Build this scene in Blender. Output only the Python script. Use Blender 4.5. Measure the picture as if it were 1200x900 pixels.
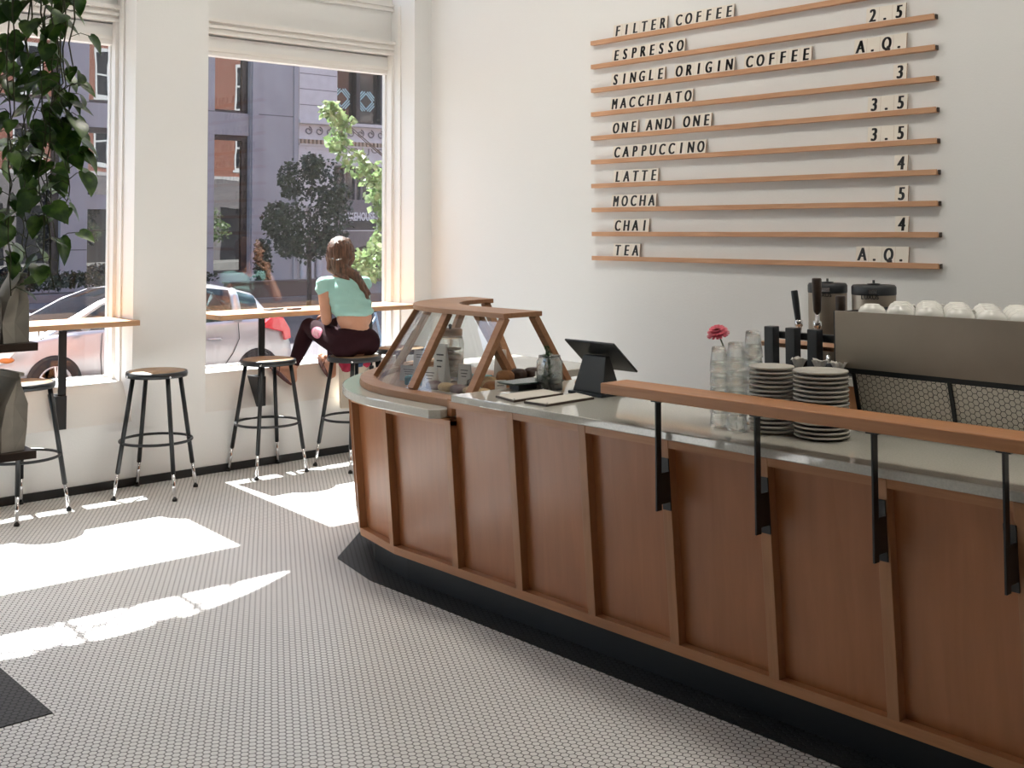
import bpy, bmesh, math, random
from mathutils import Vector, Matrix

for o in list(bpy.data.objects):
    bpy.data.objects.remove(o, do_unlink=True)
sc = bpy.context.scene
COL = sc.collection
PI = math.pi

# ------------------------------------------------------------------ camera
YAW, PITCH, ROLL, FPX, CY = 0.839953966, 0.0432952, -0.00231219, 1337.468, 210.08
CAM = Vector((6.960, -5.404, 1.600))
fw = Vector((-math.sin(YAW) * math.cos(PITCH), math.cos(YAW) * math.cos(PITCH), math.sin(PITCH)))
rt = Vector((math.cos(YAW), math.sin(YAW), 0))
up = rt.cross(fw)
rt2 = rt * math.cos(ROLL) + up * math.sin(ROLL)
up2 = up * math.cos(ROLL) - rt * math.sin(ROLL)
cam = bpy.data.cameras.new('camera')
cam.sensor_width = 36.0
cam.sensor_fit = 'HORIZONTAL'
cam.lens = FPX / 1200 * 36
cam.shift_y = (CY - 450) / 1200
cam.clip_start = 0.05
cam.clip_end = 300
camo = bpy.data.objects.new('camera', cam)
COL.objects.link(camo)
camo.matrix_world = Matrix(((rt2.x, up2.x, -fw.x, CAM.x), (rt2.y, up2.y, -fw.y, CAM.y), (rt2.z, up2.z, -fw.z, CAM.z), (0, 0, 0, 1)))
sc.camera = camo

# ------------------------------------------------------------------ light and exposure
EXPOSURE = 0.0
SUN_STRENGTH = 27.5
SKY_STRENGTH = 0.48
FILL_POWER = 32.0
FACADE_REFLECT = 0.17
FILL_LAMPS = [(x_, y_) for y_ in (-1.9, -4.9) for x_ in (2.2, 5.2, 8.2) if y_ > -4]
sc.view_settings.view_transform = 'Standard'
sc.view_settings.look = 'None'
sc.view_settings.gamma = 1.0
sc.view_settings.use_curve_mapping = False
sc.view_settings.exposure = EXPOSURE
SUN_DIR = Vector((1.0, -0.068, -1.355)).normalized()      # the way sunlight travels
world = bpy.data.worlds.new('sky')
sc.world = world
world.use_nodes = True
wn = world.node_tree
wn.nodes.clear()
sky = wn.nodes.new('ShaderNodeTexSky')
sky.sky_type = 'NISHITA'
sky.sun_disc = False
sky.sun_elevation = math.radians(53.5)
sky.sun_rotation = math.radians(-90)
sky.air_density = 1.0
sky.dust_density = 2.0
sky.ozone_density = 1.0
bg = wn.nodes.new('ShaderNodeBackground')
bg.inputs['Strength'].default_value = SKY_STRENGTH
wo = wn.nodes.new('ShaderNodeOutputWorld')
wn.links.new(sky.outputs[0], bg.inputs[0])
wn.links.new(bg.outputs[0], wo.inputs[0])
sl = bpy.data.lights.new('sun', 'SUN')
sl.energy = SUN_STRENGTH
sl.angle = math.radians(0.53)
sl.color = (1.0, 0.99, 0.98)
so = bpy.data.objects.new('sun', sl)
COL.objects.link(so)
so.rotation_euler = SUN_DIR.to_track_quat('-Z', 'Y').to_euler()
so.location = (-20, 0, 30)
sc.cycles.max_bounces = 12
sc.cycles.diffuse_bounces = 5
sc.cycles.glossy_bounces = 5
sc.cycles.transmission_bounces = 12
sc.cycles.transparent_max_bounces = 24
sc.cycles.sample_clamp_indirect = 8.0
sc.cycles.caustics_reflective = False
sc.cycles.caustics_refractive = False
sc.cycles.use_denoising = True


# ------------------------------------------------------------------ materials
def nt(name):
    m = bpy.data.materials.new(name)
    m.use_nodes = True
    t = m.node_tree
    b = t.nodes['Principled BSDF']
    return m, t, b


def setp(b, rough=0.5, metal=0.0, spec=None, coat=0.0, sheen=0.0, ior=None):
    b.inputs['Roughness'].default_value = rough
    b.inputs['Metallic'].default_value = metal
    if ior:
        b.inputs['IOR'].default_value = ior
    if spec is not None:
        b.inputs['Specular IOR Level'].default_value = spec
    if coat:
        b.inputs['Coat Weight'].default_value = coat
        b.inputs['Coat Roughness'].default_value = 0.08
    if sheen:
        b.inputs['Sheen Weight'].default_value = sheen


def mat(name, col, rough=0.5, metal=0.0, var=0.0, scale=8.0, stretch=(1, 1, 1), bump=0.0, bscale=60.0, **k):
    m, t, b = nt(name)
    setp(b, rough, metal, **k)
    c = (*col, 1)
    b.inputs['Base Color'].default_value = c
    tc = None
    if var or bump:
        tc = t.nodes.new('ShaderNodeTexCoord')
        mp = t.nodes.new('ShaderNodeMapping')
        mp.inputs['Scale'].default_value = stretch
        t.links.new(tc.outputs['Object'], mp.inputs[0])
    if var:
        n = t.nodes.new('ShaderNodeTexNoise')
        n.inputs['Scale'].default_value = scale
        n.inputs['Detail'].default_value = 5
        t.links.new(mp.outputs[0], n.inputs['Vector'])
        r = t.nodes.new('ShaderNodeValToRGB')
        r.color_ramp.elements[0].position = 0.3
        r.color_ramp.elements[1].position = 0.7
        r.color_ramp.elements[0].color = (*[x * (1 - var) for x in col], 1)
        r.color_ramp.elements[1].color = (*[min(1, x * (1 + var)) for x in col], 1)
        t.links.new(n.outputs[0], r.inputs[0])
        t.links.new(r.outputs[0], b.inputs['Base Color'])
    if bump:
        n2 = t.nodes.new('ShaderNodeTexNoise')
        n2.inputs['Scale'].default_value = bscale
        t.links.new(mp.outputs[0], n2.inputs['Vector'])
        bp = t.nodes.new('ShaderNodeBump')
        bp.inputs['Strength'].default_value = bump
        bp.inputs['Distance'].default_value = 0.01
        t.links.new(n2.outputs[0], bp.inputs['Height'])
        t.links.new(bp.outputs[0], b.inputs['Normal'])
    return m


def mathn(t, op, a, b=None, clamp=False):
    n = t.nodes.new('ShaderNodeMath')
    n.operation = op
    n.use_clamp = clamp
    for i, v in enumerate((a, b)):
        if v is None:
            continue
        if isinstance(v, (int, float)):
            n.inputs[i].default_value = v
        else:
            t.links.new(v, n.inputs[i])
    return n.outputs[0]


def hexmat(name, tile, grout, pitch=0.0262, gap=0.075, rough=0.35, ax_=(0, 1)):
    m, t, b = nt(name)
    setp(b, rough)
    tc = t.nodes.new('ShaderNodeTexCoord')
    sx = t.nodes.new('ShaderNodeSeparateXYZ')
    t.links.new(tc.outputs['Object'], sx.inputs[0])
    M = lambda op, a, c=None, cl=False: mathn(t, op, a, c, cl)
    R3 = math.sqrt(3)
    x = M('DIVIDE', sx.outputs[ax_[0]], pitch)
    y = M('DIVIDE', sx.outputs[ax_[1]], pitch)
    ax = M('SUBTRACT', M('FLOORED_MODULO', x, R3), R3 / 2)
    ay = M('SUBTRACT', M('FLOORED_MODULO', y, 1.0), 0.5)
    bx = M('SUBTRACT', M('FLOORED_MODULO', M('ADD', x, R3 / 2), R3), R3 / 2)
    by = M('SUBTRACT', M('FLOORED_MODULO', M('ADD', y, 0.5), 1.0), 0.5)
    ax, ay, bx, by = [M('ABSOLUTE', q) for q in (ax, ay, bx, by)]
    hd = lambda px, py: M('MAXIMUM', py, M('ADD', M('MULTIPLY', py, 0.5), M('MULTIPLY', px, 0.8660254)))
    d = M('MINIMUM', hd(ax, ay), hd(bx, by))
    k = M('DIVIDE', M('SUBTRACT', d, 0.5 - gap - 0.02), 0.04, True)
    nz = t.nodes.new('ShaderNodeTexNoise')
    nz.inputs['Scale'].default_value = 1.7
    nz.inputs['Detail'].default_value = 4
    t.links.new(tc.outputs['Object'], nz.inputs['Vector'])
    rp = t.nodes.new('ShaderNodeValToRGB')
    rp.color_ramp.elements[0].position = 0.3
    rp.color_ramp.elements[1].position = 0.7
    rp.color_ramp.elements[0].color = (*[q * 0.93 for q in tile], 1)
    rp.color_ramp.elements[1].color = (*tile, 1)
    t.links.new(nz.outputs[0], rp.inputs[0])
    mx = t.nodes.new('ShaderNodeMix')
    mx.data_type = 'RGBA'
    mx.inputs[7].default_value = (*grout, 1)
    t.links.new(k, mx.inputs[0])
    t.links.new(rp.outputs[0], mx.inputs[6])
    t.links.new(mx.outputs[2], b.inputs['Base Color'])
    t.links.new(M('ADD', M('MULTIPLY', k, 0.5), rough), b.inputs['Roughness'])
    bp = t.nodes.new('ShaderNodeBump')
    bp.inputs['Strength'].default_value = 0.4
    bp.inputs['Distance'].default_value = 0.002
    t.links.new(M('SUBTRACT', 1.0, k), bp.inputs['Height'])
    t.links.new(bp.outputs[0], b.inputs['Normal'])
    return m


def woodmat(name, c0, c1, axis=0, rough=0.4, scale=5.0, coat=0.0, spec=None):
    m, t, b = nt(name)
    setp(b, rough, coat=coat, spec=spec)
    tc = t.nodes.new('ShaderNodeTexCoord')
    mp = t.nodes.new('ShaderNodeMapping')
    s = [9.0, 9.0, 9.0]
    s[axis] = 0.6
    mp.inputs['Scale'].default_value = s
    t.links.new(tc.outputs['Object'], mp.inputs[0])
    n = t.nodes.new('ShaderNodeTexNoise')
    n.inputs['Scale'].default_value = scale
    n.inputs['Detail'].default_value = 6
    n.inputs['Distortion'].default_value = 0.6
    t.links.new(mp.outputs[0], n.inputs['Vector'])
    r = t.nodes.new('ShaderNodeValToRGB')
    r.color_ramp.elements[0].position = 0.32
    r.color_ramp.elements[1].position = 0.68
    r.color_ramp.elements[0].color = (*c0, 1)
    r.color_ramp.elements[1].color = (*c1, 1)
    t.links.new(n.outputs[0], r.inputs[0])
    n2 = t.nodes.new('ShaderNodeTexNoise')
    n2.inputs['Scale'].default_value = 2.2
    t.links.new(tc.outputs['Object'], n2.inputs['Vector'])
    mx = t.nodes.new('ShaderNodeMix')
    mx.data_type = 'RGBA'
    mx.blend_type = 'MULTIPLY'
    mx.inputs[0].default_value = 0.35
    t.links.new(r.outputs[0], mx.inputs[6])
    t.links.new(n2.outputs[0], mx.inputs[7])
    t.links.new(mx.outputs[2], b.inputs['Base Color'])
    return m


def paneglass(name, tint=(0.97, 0.985, 0.98), refl=1.0, wob=0.0, boost=0.0):
    m = bpy.data.materials.new(name)
    m.use_nodes = True
    t = m.node_tree
    t.nodes.clear()
    out = t.nodes.new('ShaderNodeOutputMaterial')
    tr = t.nodes.new('ShaderNodeBsdfTransparent')
    tr.inputs[0].default_value = (*tint, 1)
    gl = t.nodes.new('ShaderNodeBsdfGlossy')
    gl.inputs['Roughness'].default_value = 0.0
    fr = t.nodes.new('ShaderNodeFresnel')
    gm = t.nodes.new('ShaderNodeNewGeometry')      # same reflectance on the way in and on the way out
    t.links.new(mathn(t, 'ADD', 1.5, mathn(t, 'MULTIPLY', gm.outputs['Backfacing'], 1 / 1.5 - 1.5)), fr.inputs[0])
    mx = t.nodes.new('ShaderNodeMixShader')
    f = mathn(t, 'ADD', mathn(t, 'MULTIPLY', fr.outputs[0], refl), boost, True)
    t.links.new(f, mx.inputs[0])
    t.links.new(tr.outputs[0], mx.inputs[1])
    t.links.new(gl.outputs[0], mx.inputs[2])
    t.links.new(mx.outputs[0], out.inputs[0])
    if wob:
        tc = t.nodes.new('ShaderNodeTexCoord')
        n = t.nodes.new('ShaderNodeTexNoise')
        n.inputs['Scale'].default_value = 0.9
        t.links.new(tc.outputs['Object'], n.inputs['Vector'])
        bp = t.nodes.new('ShaderNodeBump')
        bp.inputs['Strength'].default_value = 1.0
        bp.inputs['Distance'].default_value = wob
        t.links.new(n.outputs[0], bp.inputs['Height'])
        t.links.new(bp.outputs[0], gl.inputs['Normal'])
    return m


def brickmat(name, c1, c2, mortar, scale=6.0):
    m, t, b = nt(name)
    setp(b, 0.9)
    tc = t.nodes.new('ShaderNodeTexCoord')
    sx = t.nodes.new('ShaderNodeSeparateXYZ')
    cx = t.nodes.new('ShaderNodeCombineXYZ')
    t.links.new(tc.outputs['Object'], sx.inputs[0])
    t.links.new(sx.outputs[1], cx.inputs[0])
    t.links.new(sx.outputs[2], cx.inputs[1])
    br = t.nodes.new('ShaderNodeTexBrick')
    br.inputs['Color1'].default_value = (*c1, 1)
    br.inputs['Color2'].default_value = (*c2, 1)
    br.inputs['Mortar'].default_value = (*mortar, 1)
    br.inputs['Scale'].default_value = 1.0
    br.inputs['Brick Width'].default_value = 0.22
    br.inputs['Row Height'].default_value = 0.075
    br.inputs['Mortar Size'].default_value = 0.008
    t.links.new(cx.outputs[0], br.inputs['Vector'])
    t.links.new(br.outputs[0], b.inputs['Base Color'])
    return m


def leafmat(name, c0, c1, rough=0.45, trans=0.3, scale=9.0):
    m, t, b = nt(name)
    setp(b, rough)
    tc = t.nodes.new('ShaderNodeTexCoord')
    n = t.nodes.new('ShaderNodeTexNoise')
    n.inputs['Scale'].default_value = scale
    n.inputs['Detail'].default_value = 3
    t.links.new(tc.outputs['Object'], n.inputs['Vector'])
    r = t.nodes.new('ShaderNodeValToRGB')
    r.color_ramp.elements[0].position = 0.42
    r.color_ramp.elements[1].position = 0.66
    r.color_ramp.elements[0].color = (*c0, 1)
    r.color_ramp.elements[1].color = (*c1, 1)
    t.links.new(n.outputs[0], r.inputs[0])
    t.links.new(r.outputs[0], b.inputs['Base Color'])
    tl = t.nodes.new('ShaderNodeBsdfTranslucent')
    t.links.new(r.outputs[0], tl.inputs[0])
    mx = t.nodes.new('ShaderNodeMixShader')
    mx.inputs[0].default_value = trans
    out = t.nodes['Material Output']
    t.links.new(b.outputs[0], mx.inputs[1])
    t.links.new(tl.outputs[0], mx.inputs[2])
    t.links.new(mx.outputs[0], out.inputs[0])
    return m


def glassmat(name, tint=(1, 1, 1), clear=0.35):
    """tumbler glass: refraction with a share of plain see-through so daylight passes"""
    m = bpy.data.materials.new(name)
    m.use_nodes = True
    t = m.node_tree
    t.nodes.clear()
    out = t.nodes.new('ShaderNodeOutputMaterial')
    g = t.nodes.new('ShaderNodeBsdfGlass')
    g.inputs['Color'].default_value = (*tint, 1)
    g.inputs['IOR'].default_value = 1.45
    g.inputs['Roughness'].default_value = 0.0
    tr = t.nodes.new('ShaderNodeBsdfTransparent')
    mx = t.nodes.new('ShaderNodeMixShader')
    mx.inputs[0].default_value = clear
    t.links.new(g.outputs[0], mx.inputs[1])
    t.links.new(tr.outputs[0], mx.inputs[2])
    t.links.new(mx.outputs[0], out.inputs[0])
    return m


M_WALL = mat('wall_paint', (0.80, 0.80, 0.785), 0.85, bump=0.08, bscale=90)
M_TRIM = mat('trim_paint', (0.82, 0.80, 0.77), 0.45)
M_CEIL = mat('ceiling_paint', (0.82, 0.81, 0.80), 0.9)
M_FLOOR = hexmat('white_hex_tile', (0.79, 0.785, 0.77), (0.022, 0.021, 0.019), gap=0.055)
M_FLOORB = hexmat('black_hex_tile', (0.013, 0.015, 0.016), (0.035, 0.036, 0.036), rough=0.5)
M_BLACK = mat('black_paint', (0.010, 0.012, 0.013), 0.5)
M_STEELB = mat('black_steel', (0.012, 0.014, 0.016), 0.38, 0.0)
M_CHROME = mat('chrome', (0.75, 0.75, 0.76), 0.14, 1.0)
M_STEEL = mat('brushed_steel', (0.34, 0.29, 0.235), 0.42, 0.9, var=0.05, scale=6)
M_HEXREFL = hexmat('hex_reflection_panel', (0.74, 0.69, 0.61), (0.03, 0.028, 0.026), 0.0195, 0.05, 0.35, (0, 2))  # floor tile reflection painted on as a hexagon pattern, not mirrored
M_PANEL = woodmat('stained_plywood', (0.40, 0.148, 0.050), (0.46, 0.176, 0.063), 2, 0.30, 3.0, spec=0.65)
M_BATTEN = woodmat('stained_batten', (0.42, 0.190, 0.082), (0.50, 0.240, 0.110), 2, 0.36, 5.0)
M_RAILW = woodmat('rail_wood', (0.46, 0.20, 0.082), (0.56, 0.26, 0.115), 0, 0.36, 5.0)
M_CASEW = woodmat('case_wood', (0.36, 0.175, 0.085), (0.46, 0.24, 0.125), 0, 0.42, 5.0)
M_BARW = woodmat('bar_wood', (0.52, 0.295, 0.16), (0.64, 0.385, 0.215), 1, 0.42, 5.0)
M_MENUW = woodmat('menu_rail_wood', (0.60, 0.31, 0.165), (0.74, 0.42, 0.24), 0, 0.5, 6.0)
M_SEATW = woodmat('stool_seat_wood', (0.36, 0.22, 0.12), (0.48, 0.30, 0.17), 1, 0.45, 4.0)
M_DARKW = woodmat('dark_shelf_wood', (0.035, 0.020, 0.013), (0.06, 0.035, 0.022), 1, 0.45, 5.0)
M_STONE = mat('grey_quartz', (0.50, 0.485, 0.43), 0.03, var=0.08, scale=160, ior=1.75)
M_GLASS = paneglass('window_glass', refl=1.05)
M_CASEG = paneglass('case_glass', refl=1.0)
M_TUMB = glassmat('tumbler_glass', (0.97, 0.98, 0.97), 0.3)
M_CERAM = mat('grey_glaze', (0.52, 0.50, 0.45), 0.3, var=0.06, scale=30)
M_WCERAM = mat('white_glaze', (0.78, 0.77, 0.72), 0.25)
M_TILEC = mat('letter_card', (0.80, 0.745, 0.66), 0.6)
M_INK = mat('black_ink', (0.012, 0.012, 0.014), 0.6)
M_RUBBER = mat('black_rubber', (0.02, 0.02, 0.02), 0.8)
M_PAPER = mat('white_card', (0.80, 0.78, 0.74), 0.8)
M_CREAM = mat('cream_paper', (0.66, 0.62, 0.55), 0.8)
M_KRAFT = mat('grey_kraft_paper', (0.47, 0.44, 0.385), 0.85, var=0.2, scale=7)
M_KRAFTB = mat('brown_paper', (0.30, 0.19, 0.11), 0.85, var=0.15, scale=6)
M_DARKPL = mat('dark_plastic', (0.022, 0.026, 0.030), 0.45)
M_TABLET = mat('tablet_black', (0.02, 0.022, 0.024), 0.3)
M_SCREEN = mat('tablet_screen', (0.02, 0.022, 0.028), 0.05)
M_PASTRY = mat('baked_crust', (0.30, 0.135, 0.05), 0.7, var=0.35, scale=30, bump=0.6, bscale=40)
M_CHOC = mat('dark_chocolate', (0.045, 0.022, 0.014), 0.6, var=0.3, scale=30, bump=0.6, bscale=40)
M_BISC = mat('pale_biscuit', (0.50, 0.35, 0.19), 0.75, var=0.2, scale=30, bump=0.6, bscale=40)
M_BERRY = mat('berry_glaze', (0.14, 0.07, 0.09), 0.5, var=0.3, scale=30)
M_TEAL = mat('teal_wrapper', (0.09, 0.25, 0.28), 0.45, var=0.2, scale=30)
M_SLATE = mat('green_slate', (0.035, 0.06, 0.055), 0.25)
M_HERB = leafmat('herb_leaf', (0.02, 0.05, 0.015), (0.08, 0.13, 0.04))
M_PETAL = mat('pink_petal', (0.66, 0.10, 0.15), 0.6)
M_PETALC = mat('flower_centre', (0.35, 0.05, 0.05), 0.7)
M_STEM = mat('green_stem', (0.05, 0.09, 0.03), 0.6)
M_POTHOS = leafmat('pothos_leaf', (0.018, 0.055, 0.010), (0.10, 0.19, 0.035), 0.32, 0.28, 22)
M_VINE = mat('vine_stem', (0.05, 0.055, 0.02), 0.6)


# ------------------------------------------------------------------ mesh helpers
def V(*a):
    return Vector(a)


class MB:
    def __init__(self):
        self.v, self.f, self.mi, self.sm = [], [], [], []

    def add(self, vs, fs, m=0, smooth=False):
        o = len(self.v)
        self.v += [tuple(p) for p in vs]
        for f in fs:
            self.f.append([i + o for i in f])
            self.mi.append(m)
            self.sm.append(smooth)
        return self

    def box(self, x0, y0, z0, x1, y1, z1, m=0):
        vs = [(x0, y0, z0), (x1, y0, z0), (x1, y1, z0), (x0, y1, z0), (x0, y0, z1), (x1, y0, z1), (x1, y1, z1), (x0, y1, z1)]
        return self.add(vs, [(0, 3, 2, 1), (4, 5, 6, 7), (0, 1, 5, 4), (1, 2, 6, 5), (2, 3, 7, 6), (3, 0, 4, 7)], m)

    def hexa(self, a, b, m=0):
        """solid between two matching rings of points"""
        n = len(a)
        fs = [list(range(n))[::-1], list(range(n, 2 * n))]
        for i in range(n):
            j = (i + 1) % n
            fs.append((i, j, n + j, n + i))
        return self.add(list(a) + list(b), fs, m)

    def bar(self, p0, p1, w, h, upv=(0, 0, 1), m=0, w1=None, h1=None):
        p0, p1 = Vector(p0), Vector(p1)
        d = (p1 - p0).normalized()
        s = d.cross(Vector(upv))
        if s.length < 1e-5:
            s = d.cross(V(1, 0, 0))
        s.normalize()
        u = s.cross(d)
        w1 = w if w1 is None else w1
        h1 = h if h1 is None else h1
        ring = lambda p, a, b: [p + s * (i * a / 2) + u * (j * b / 2) for i, j in ((-1, -1), (1, -1), (1, 1), (-1, 1))]
        return self.hexa(ring(p0, w, h), ring(p1, w1, h1), m)

    def prism(self, poly, z0, z1, m=0):
        return self.hexa([(x, y, z0) for x, y in poly], [(x, y, z1) for x, y in poly], m)

    def prismx(self, poly, x0, x1, m=0):
        return self.hexa([(x0, y, z) for y, z in poly], [(x1, y, z) for y, z in poly], m)

    def prismy(self, poly, y0, y1, m=0):
        return self.hexa([(x, y0, z) for x, z in poly], [(x, y1, z) for x, z in poly], m)

    def lathe(self, prof, c=(0, 0, 0), n=24, m=0, smooth=True, axis=None):
        c = Vector(c)
        if axis is None:
            ex, ey, ez = V(1, 0, 0), V(0, 1, 0), V(0, 0, 1)
        else:
            ez = Vector(axis).normalized()
            ex = ez.orthogonal().normalized()
            ey = ez.cross(ex)
        vs, fs = [], []
        for r, z in prof:
            for i in range(n):
                a = 2 * PI * i / n
                vs.append(c + ex * (r * math.cos(a)) + ey * (r * math.sin(a)) + ez * z)
        k = len(prof)
        for j in range(k - 1):
            for i in range(n):
                i2 = (i + 1) % n
                fs.append((j * n + i, j * n + i2, (j + 1) * n + i2, (j + 1) * n + i))
        fs.append(list(range(n))[::-1])
        fs.append(list(range((k - 1) * n, k * n)))
        return self.add(vs, fs, m, smooth)

    def cyl(self, p0, p1, r0, r1=None, n=14, m=0, smooth=True):
        p0, p1 = Vector(p0), Vector(p1)
        L = (p1 - p0).length
        return self.lathe([(r0, 0), (r0 if r1 is None else r1, L)], p0, n, m, smooth, p1 - p0)

    def tube(self, pts, r, n=8, m=0, closed=False):
        pts = [Vector(p) for p in pts]
        k = len(pts)
        rs = r if isinstance(r, (list, tuple)) else [r] * k
        vs, fs = [], []
        pu = None
        for i, p in enumerate(pts):
            if closed:
                d = pts[(i + 1) % k] - pts[i - 1]
            else:
                d = pts[min(i + 1, k - 1)] - pts[max(i - 1, 0)]
            d.normalize()
            if pu is None:
                pu = d.orthogonal().normalized()
            pu = (pu - d * pu.dot(d)).normalized()
            w = d.cross(pu)
            for j in range(n):
                a = 2 * PI * j / n
                vs.append(p + pu * (rs[i] * math.cos(a)) + w * (rs[i] * math.sin(a)))
        for i in range(k if closed else k - 1):
            i2 = (i + 1) % k
            for j in range(n):
                j2 = (j + 1) % n
                fs.append((i * n + j, i * n + j2, i2 * n + j2, i2 * n + j))
        if not closed:
            fs.append(list(range(n))[::-1])
            fs.append(list(range((k - 1) * n, k * n)))
        return self.add(vs, fs, m, True)

    def ball(self, c, r, nu=16, nv=10, m=0, rot=None):
        c = Vector(c)
        rx, ry, rz = r if isinstance(r, (tuple, list)) else (r, r, r)
        vs, fs = [], []
        for j in range(nv + 1):
            t = PI * j / nv
            for i in range(nu):
                a = 2 * PI * i / nu
                p = V(rx * math.sin(t) * math.cos(a), ry * math.sin(t) * math.sin(a), rz * math.cos(t))
                if rot is not None:
                    p = rot @ p
                vs.append(c + p)
        for j in range(nv):
            for i in range(nu):
                i2 = (i + 1) % nu
                fs.append((j * nu + i, (j + 1) * nu + i, (j + 1) * nu + i2, j * nu + i2))
        return self.add(vs, fs, m, True)

    def text(self, s, size, origin, ex, ey, depth=0.002, m=0, bold=0.0, sx=1.0, shear=0.0, align='CENTER'):
        cu = bpy.data.curves.new('lettering', 'FONT')
        cu.body = s
        cu.size = size
        cu.align_x = align
        cu.align_y = 'TOP_BASELINE'
        cu.offset = bold
        cu.extrude = depth / 2
        cu.resolution_u = 4
        cu.shear = shear
        to = bpy.data.objects.new('lettering', cu)
        COL.objects.link(to)
        bpy.context.view_layer.update()
        me = bpy.data.meshes.new_from_object(to.evaluated_get(bpy.context.evaluated_depsgraph_get()))
        ex, ey = Vector(ex).normalized(), Vector(ey).normalized()
        ez = ex.cross(ey)
        og = Vector(origin)
        self.add([og + ex * (q.co.x * sx) + ey * q.co.y + ez * q.co.z for q in me.vertices], [list(p.vertices) for p in me.polygons], m)
        bpy.data.objects.remove(to)
        bpy.data.curves.remove(cu)
        bpy.data.meshes.remove(me)
        return self

    def build(self, name, mats, parent=None, bevel=0.0, seg=2, loc=None, fix=True, sub=0, clean=False):
        me = bpy.data.meshes.new(name)
        if loc is not None:
            L = Vector(loc)
            vs = [tuple(Vector(p) - L) for p in self.v]
        else:
            vs = self.v
        me.from_pydata(vs, [], self.f)
        for p, a, s in zip(me.polygons, self.mi, self.sm):
            p.material_index = a
            p.use_smooth = s
        for m in (mats if isinstance(mats, (list, tuple)) else [mats]):
            me.materials.append(m)
        if fix:
            bm = bmesh.new()
            bm.from_mesh(me)
            if clean:
                bmesh.ops.remove_doubles(bm, verts=bm.verts, dist=1e-5)
            bmesh.ops.recalc_face_normals(bm, faces=bm.faces)
            bm.to_mesh(me)
            bm.free()
        o = bpy.data.objects.new(name, me)
        COL.objects.link(o)
        if loc is not None:
            o.location = loc
        if parent is not None:
            o.parent = parent
        if bevel:
            b = o.modifiers.new('bevel', 'BEVEL')
            b.width = bevel
            b.segments = seg
            b.limit_method = 'ANGLE'
            b.angle_limit = math.radians(40)
        if sub:
            s = o.modifiers.new('sub', 'SUBSURF')
            s.levels = s.render_levels = sub
        return o


def tag(o, label, cat, group=None, kind=None):
    o['label'] = label
    o['category'] = cat
    if group:
        o['group'] = group
    if kind:
        o['kind'] = kind
    return o


def thing(name, label, cat, loc=(0, 0, 0), rz=0.0, group=None, kind=None):
    o = bpy.data.objects.new(name, None)
    o.empty_display_size = 0.1
    COL.objects.link(o)
    o.location = loc
    o.rotation_euler = (0, 0, rz)
    return tag(o, label, cat, group, kind)


def dup(root, loc=None, rz=None, label=None, group=None, rot=None):
    """a copy of a thing with copies of its parts and sub-parts"""
    def cp(o, par):
        c = o.copy()
        COL.objects.link(c)
        if par is not None:
            c.parent = par
        for ch in [q for q in bpy.data.objects if q.parent == o and q != c]:
            cp(ch, c)
        return c
    r = cp(root, None)
    if loc is not None:
        r.location = loc
    if rz is not None:
        r.rotation_euler = (0, 0, rz)
    if rot is not None:
        r.rotation_euler = rot
    if label:
        r['label'] = label
    if group:
        r['group'] = group
    return r


def struct(name, mb, m, label, cat, bevel=0.0, parent=None):
    o = mb.build(name, m, parent, bevel)
    if parent is None:
        tag(o, label, cat, kind='structure')
    return o


def fuse(o, voxel=0.006, smooth=4, factor=0.5):
    """melt the overlapping solids of a mesh into one continuous skin"""
    r = o.modifiers.new('remesh', 'REMESH')
    r.mode = 'VOXEL'
    r.voxel_size = voxel
    r.use_smooth_shade = True
    if smooth:
        s = o.modifiers.new('smooth', 'SMOOTH')
        s.iterations = smooth
        s.factor = factor
    bpy.context.view_layer.update()
    me = bpy.data.meshes.new_from_object(o.evaluated_get(bpy.context.evaluated_depsgraph_get()))
    o.modifiers.clear()
    old = o.data
    o.data = me
    me.name = o.name
    for p in me.polygons:
        p.use_smooth = True
    if not me.materials:
        for m in old.materials:
            me.materials.append(m)
    return o


def P(mb, name, m, parent=None, bevel=0.0, sub=0, seg=2, clean=False):
    """link a part built in world coordinates under its (unrotated) thing"""
    off = V(0, 0, 0)
    q = parent
    while q is not None:
        off += q.location
        q = q.parent
    if off.length:
        mb.v = [(a - off.x, b - off.y, c - off.z) for a, b, c in mb.v]
    return mb.build(name, m, parent, bevel, seg, sub=sub, clean=clean)


# ------------------------------------------------------------------ the room
CEILZ = 4.55
M_DWALL = mat('charcoal_paint', (0.11, 0.10, 0.095), 0.8)
struct('floor', MB().box(-0.16, -9.0, -0.12, 10.5, 0.0, 0.0), M_FLOOR, 'white hexagon mosaic floor with dark grout', 'floor')
struct('ceiling', MB().box(-0.4, -9.2, CEILZ, 10.7, 0.2, CEILZ + 0.15), M_CEIL, 'white ceiling above the cafe', 'ceiling')
struct('wall_back', MB().box(-0.4, 0.0, -0.1, 10.7, 0.2, CEILZ), M_WALL, 'plain white wall carrying the menu rails', 'wall')
struct('wall_right', MB().box(10.5, -9.2, -0.1, 10.7, 0.0, CEILZ), M_DWALL, 'dark wall at the far end behind the viewer', 'wall')
struct('wall_front', MB().box(-0.4, -9.2, -0.1, 10.5, -9.0, CEILZ), M_DWALL, 'dark side wall opposite the menu', 'wall')

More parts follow.
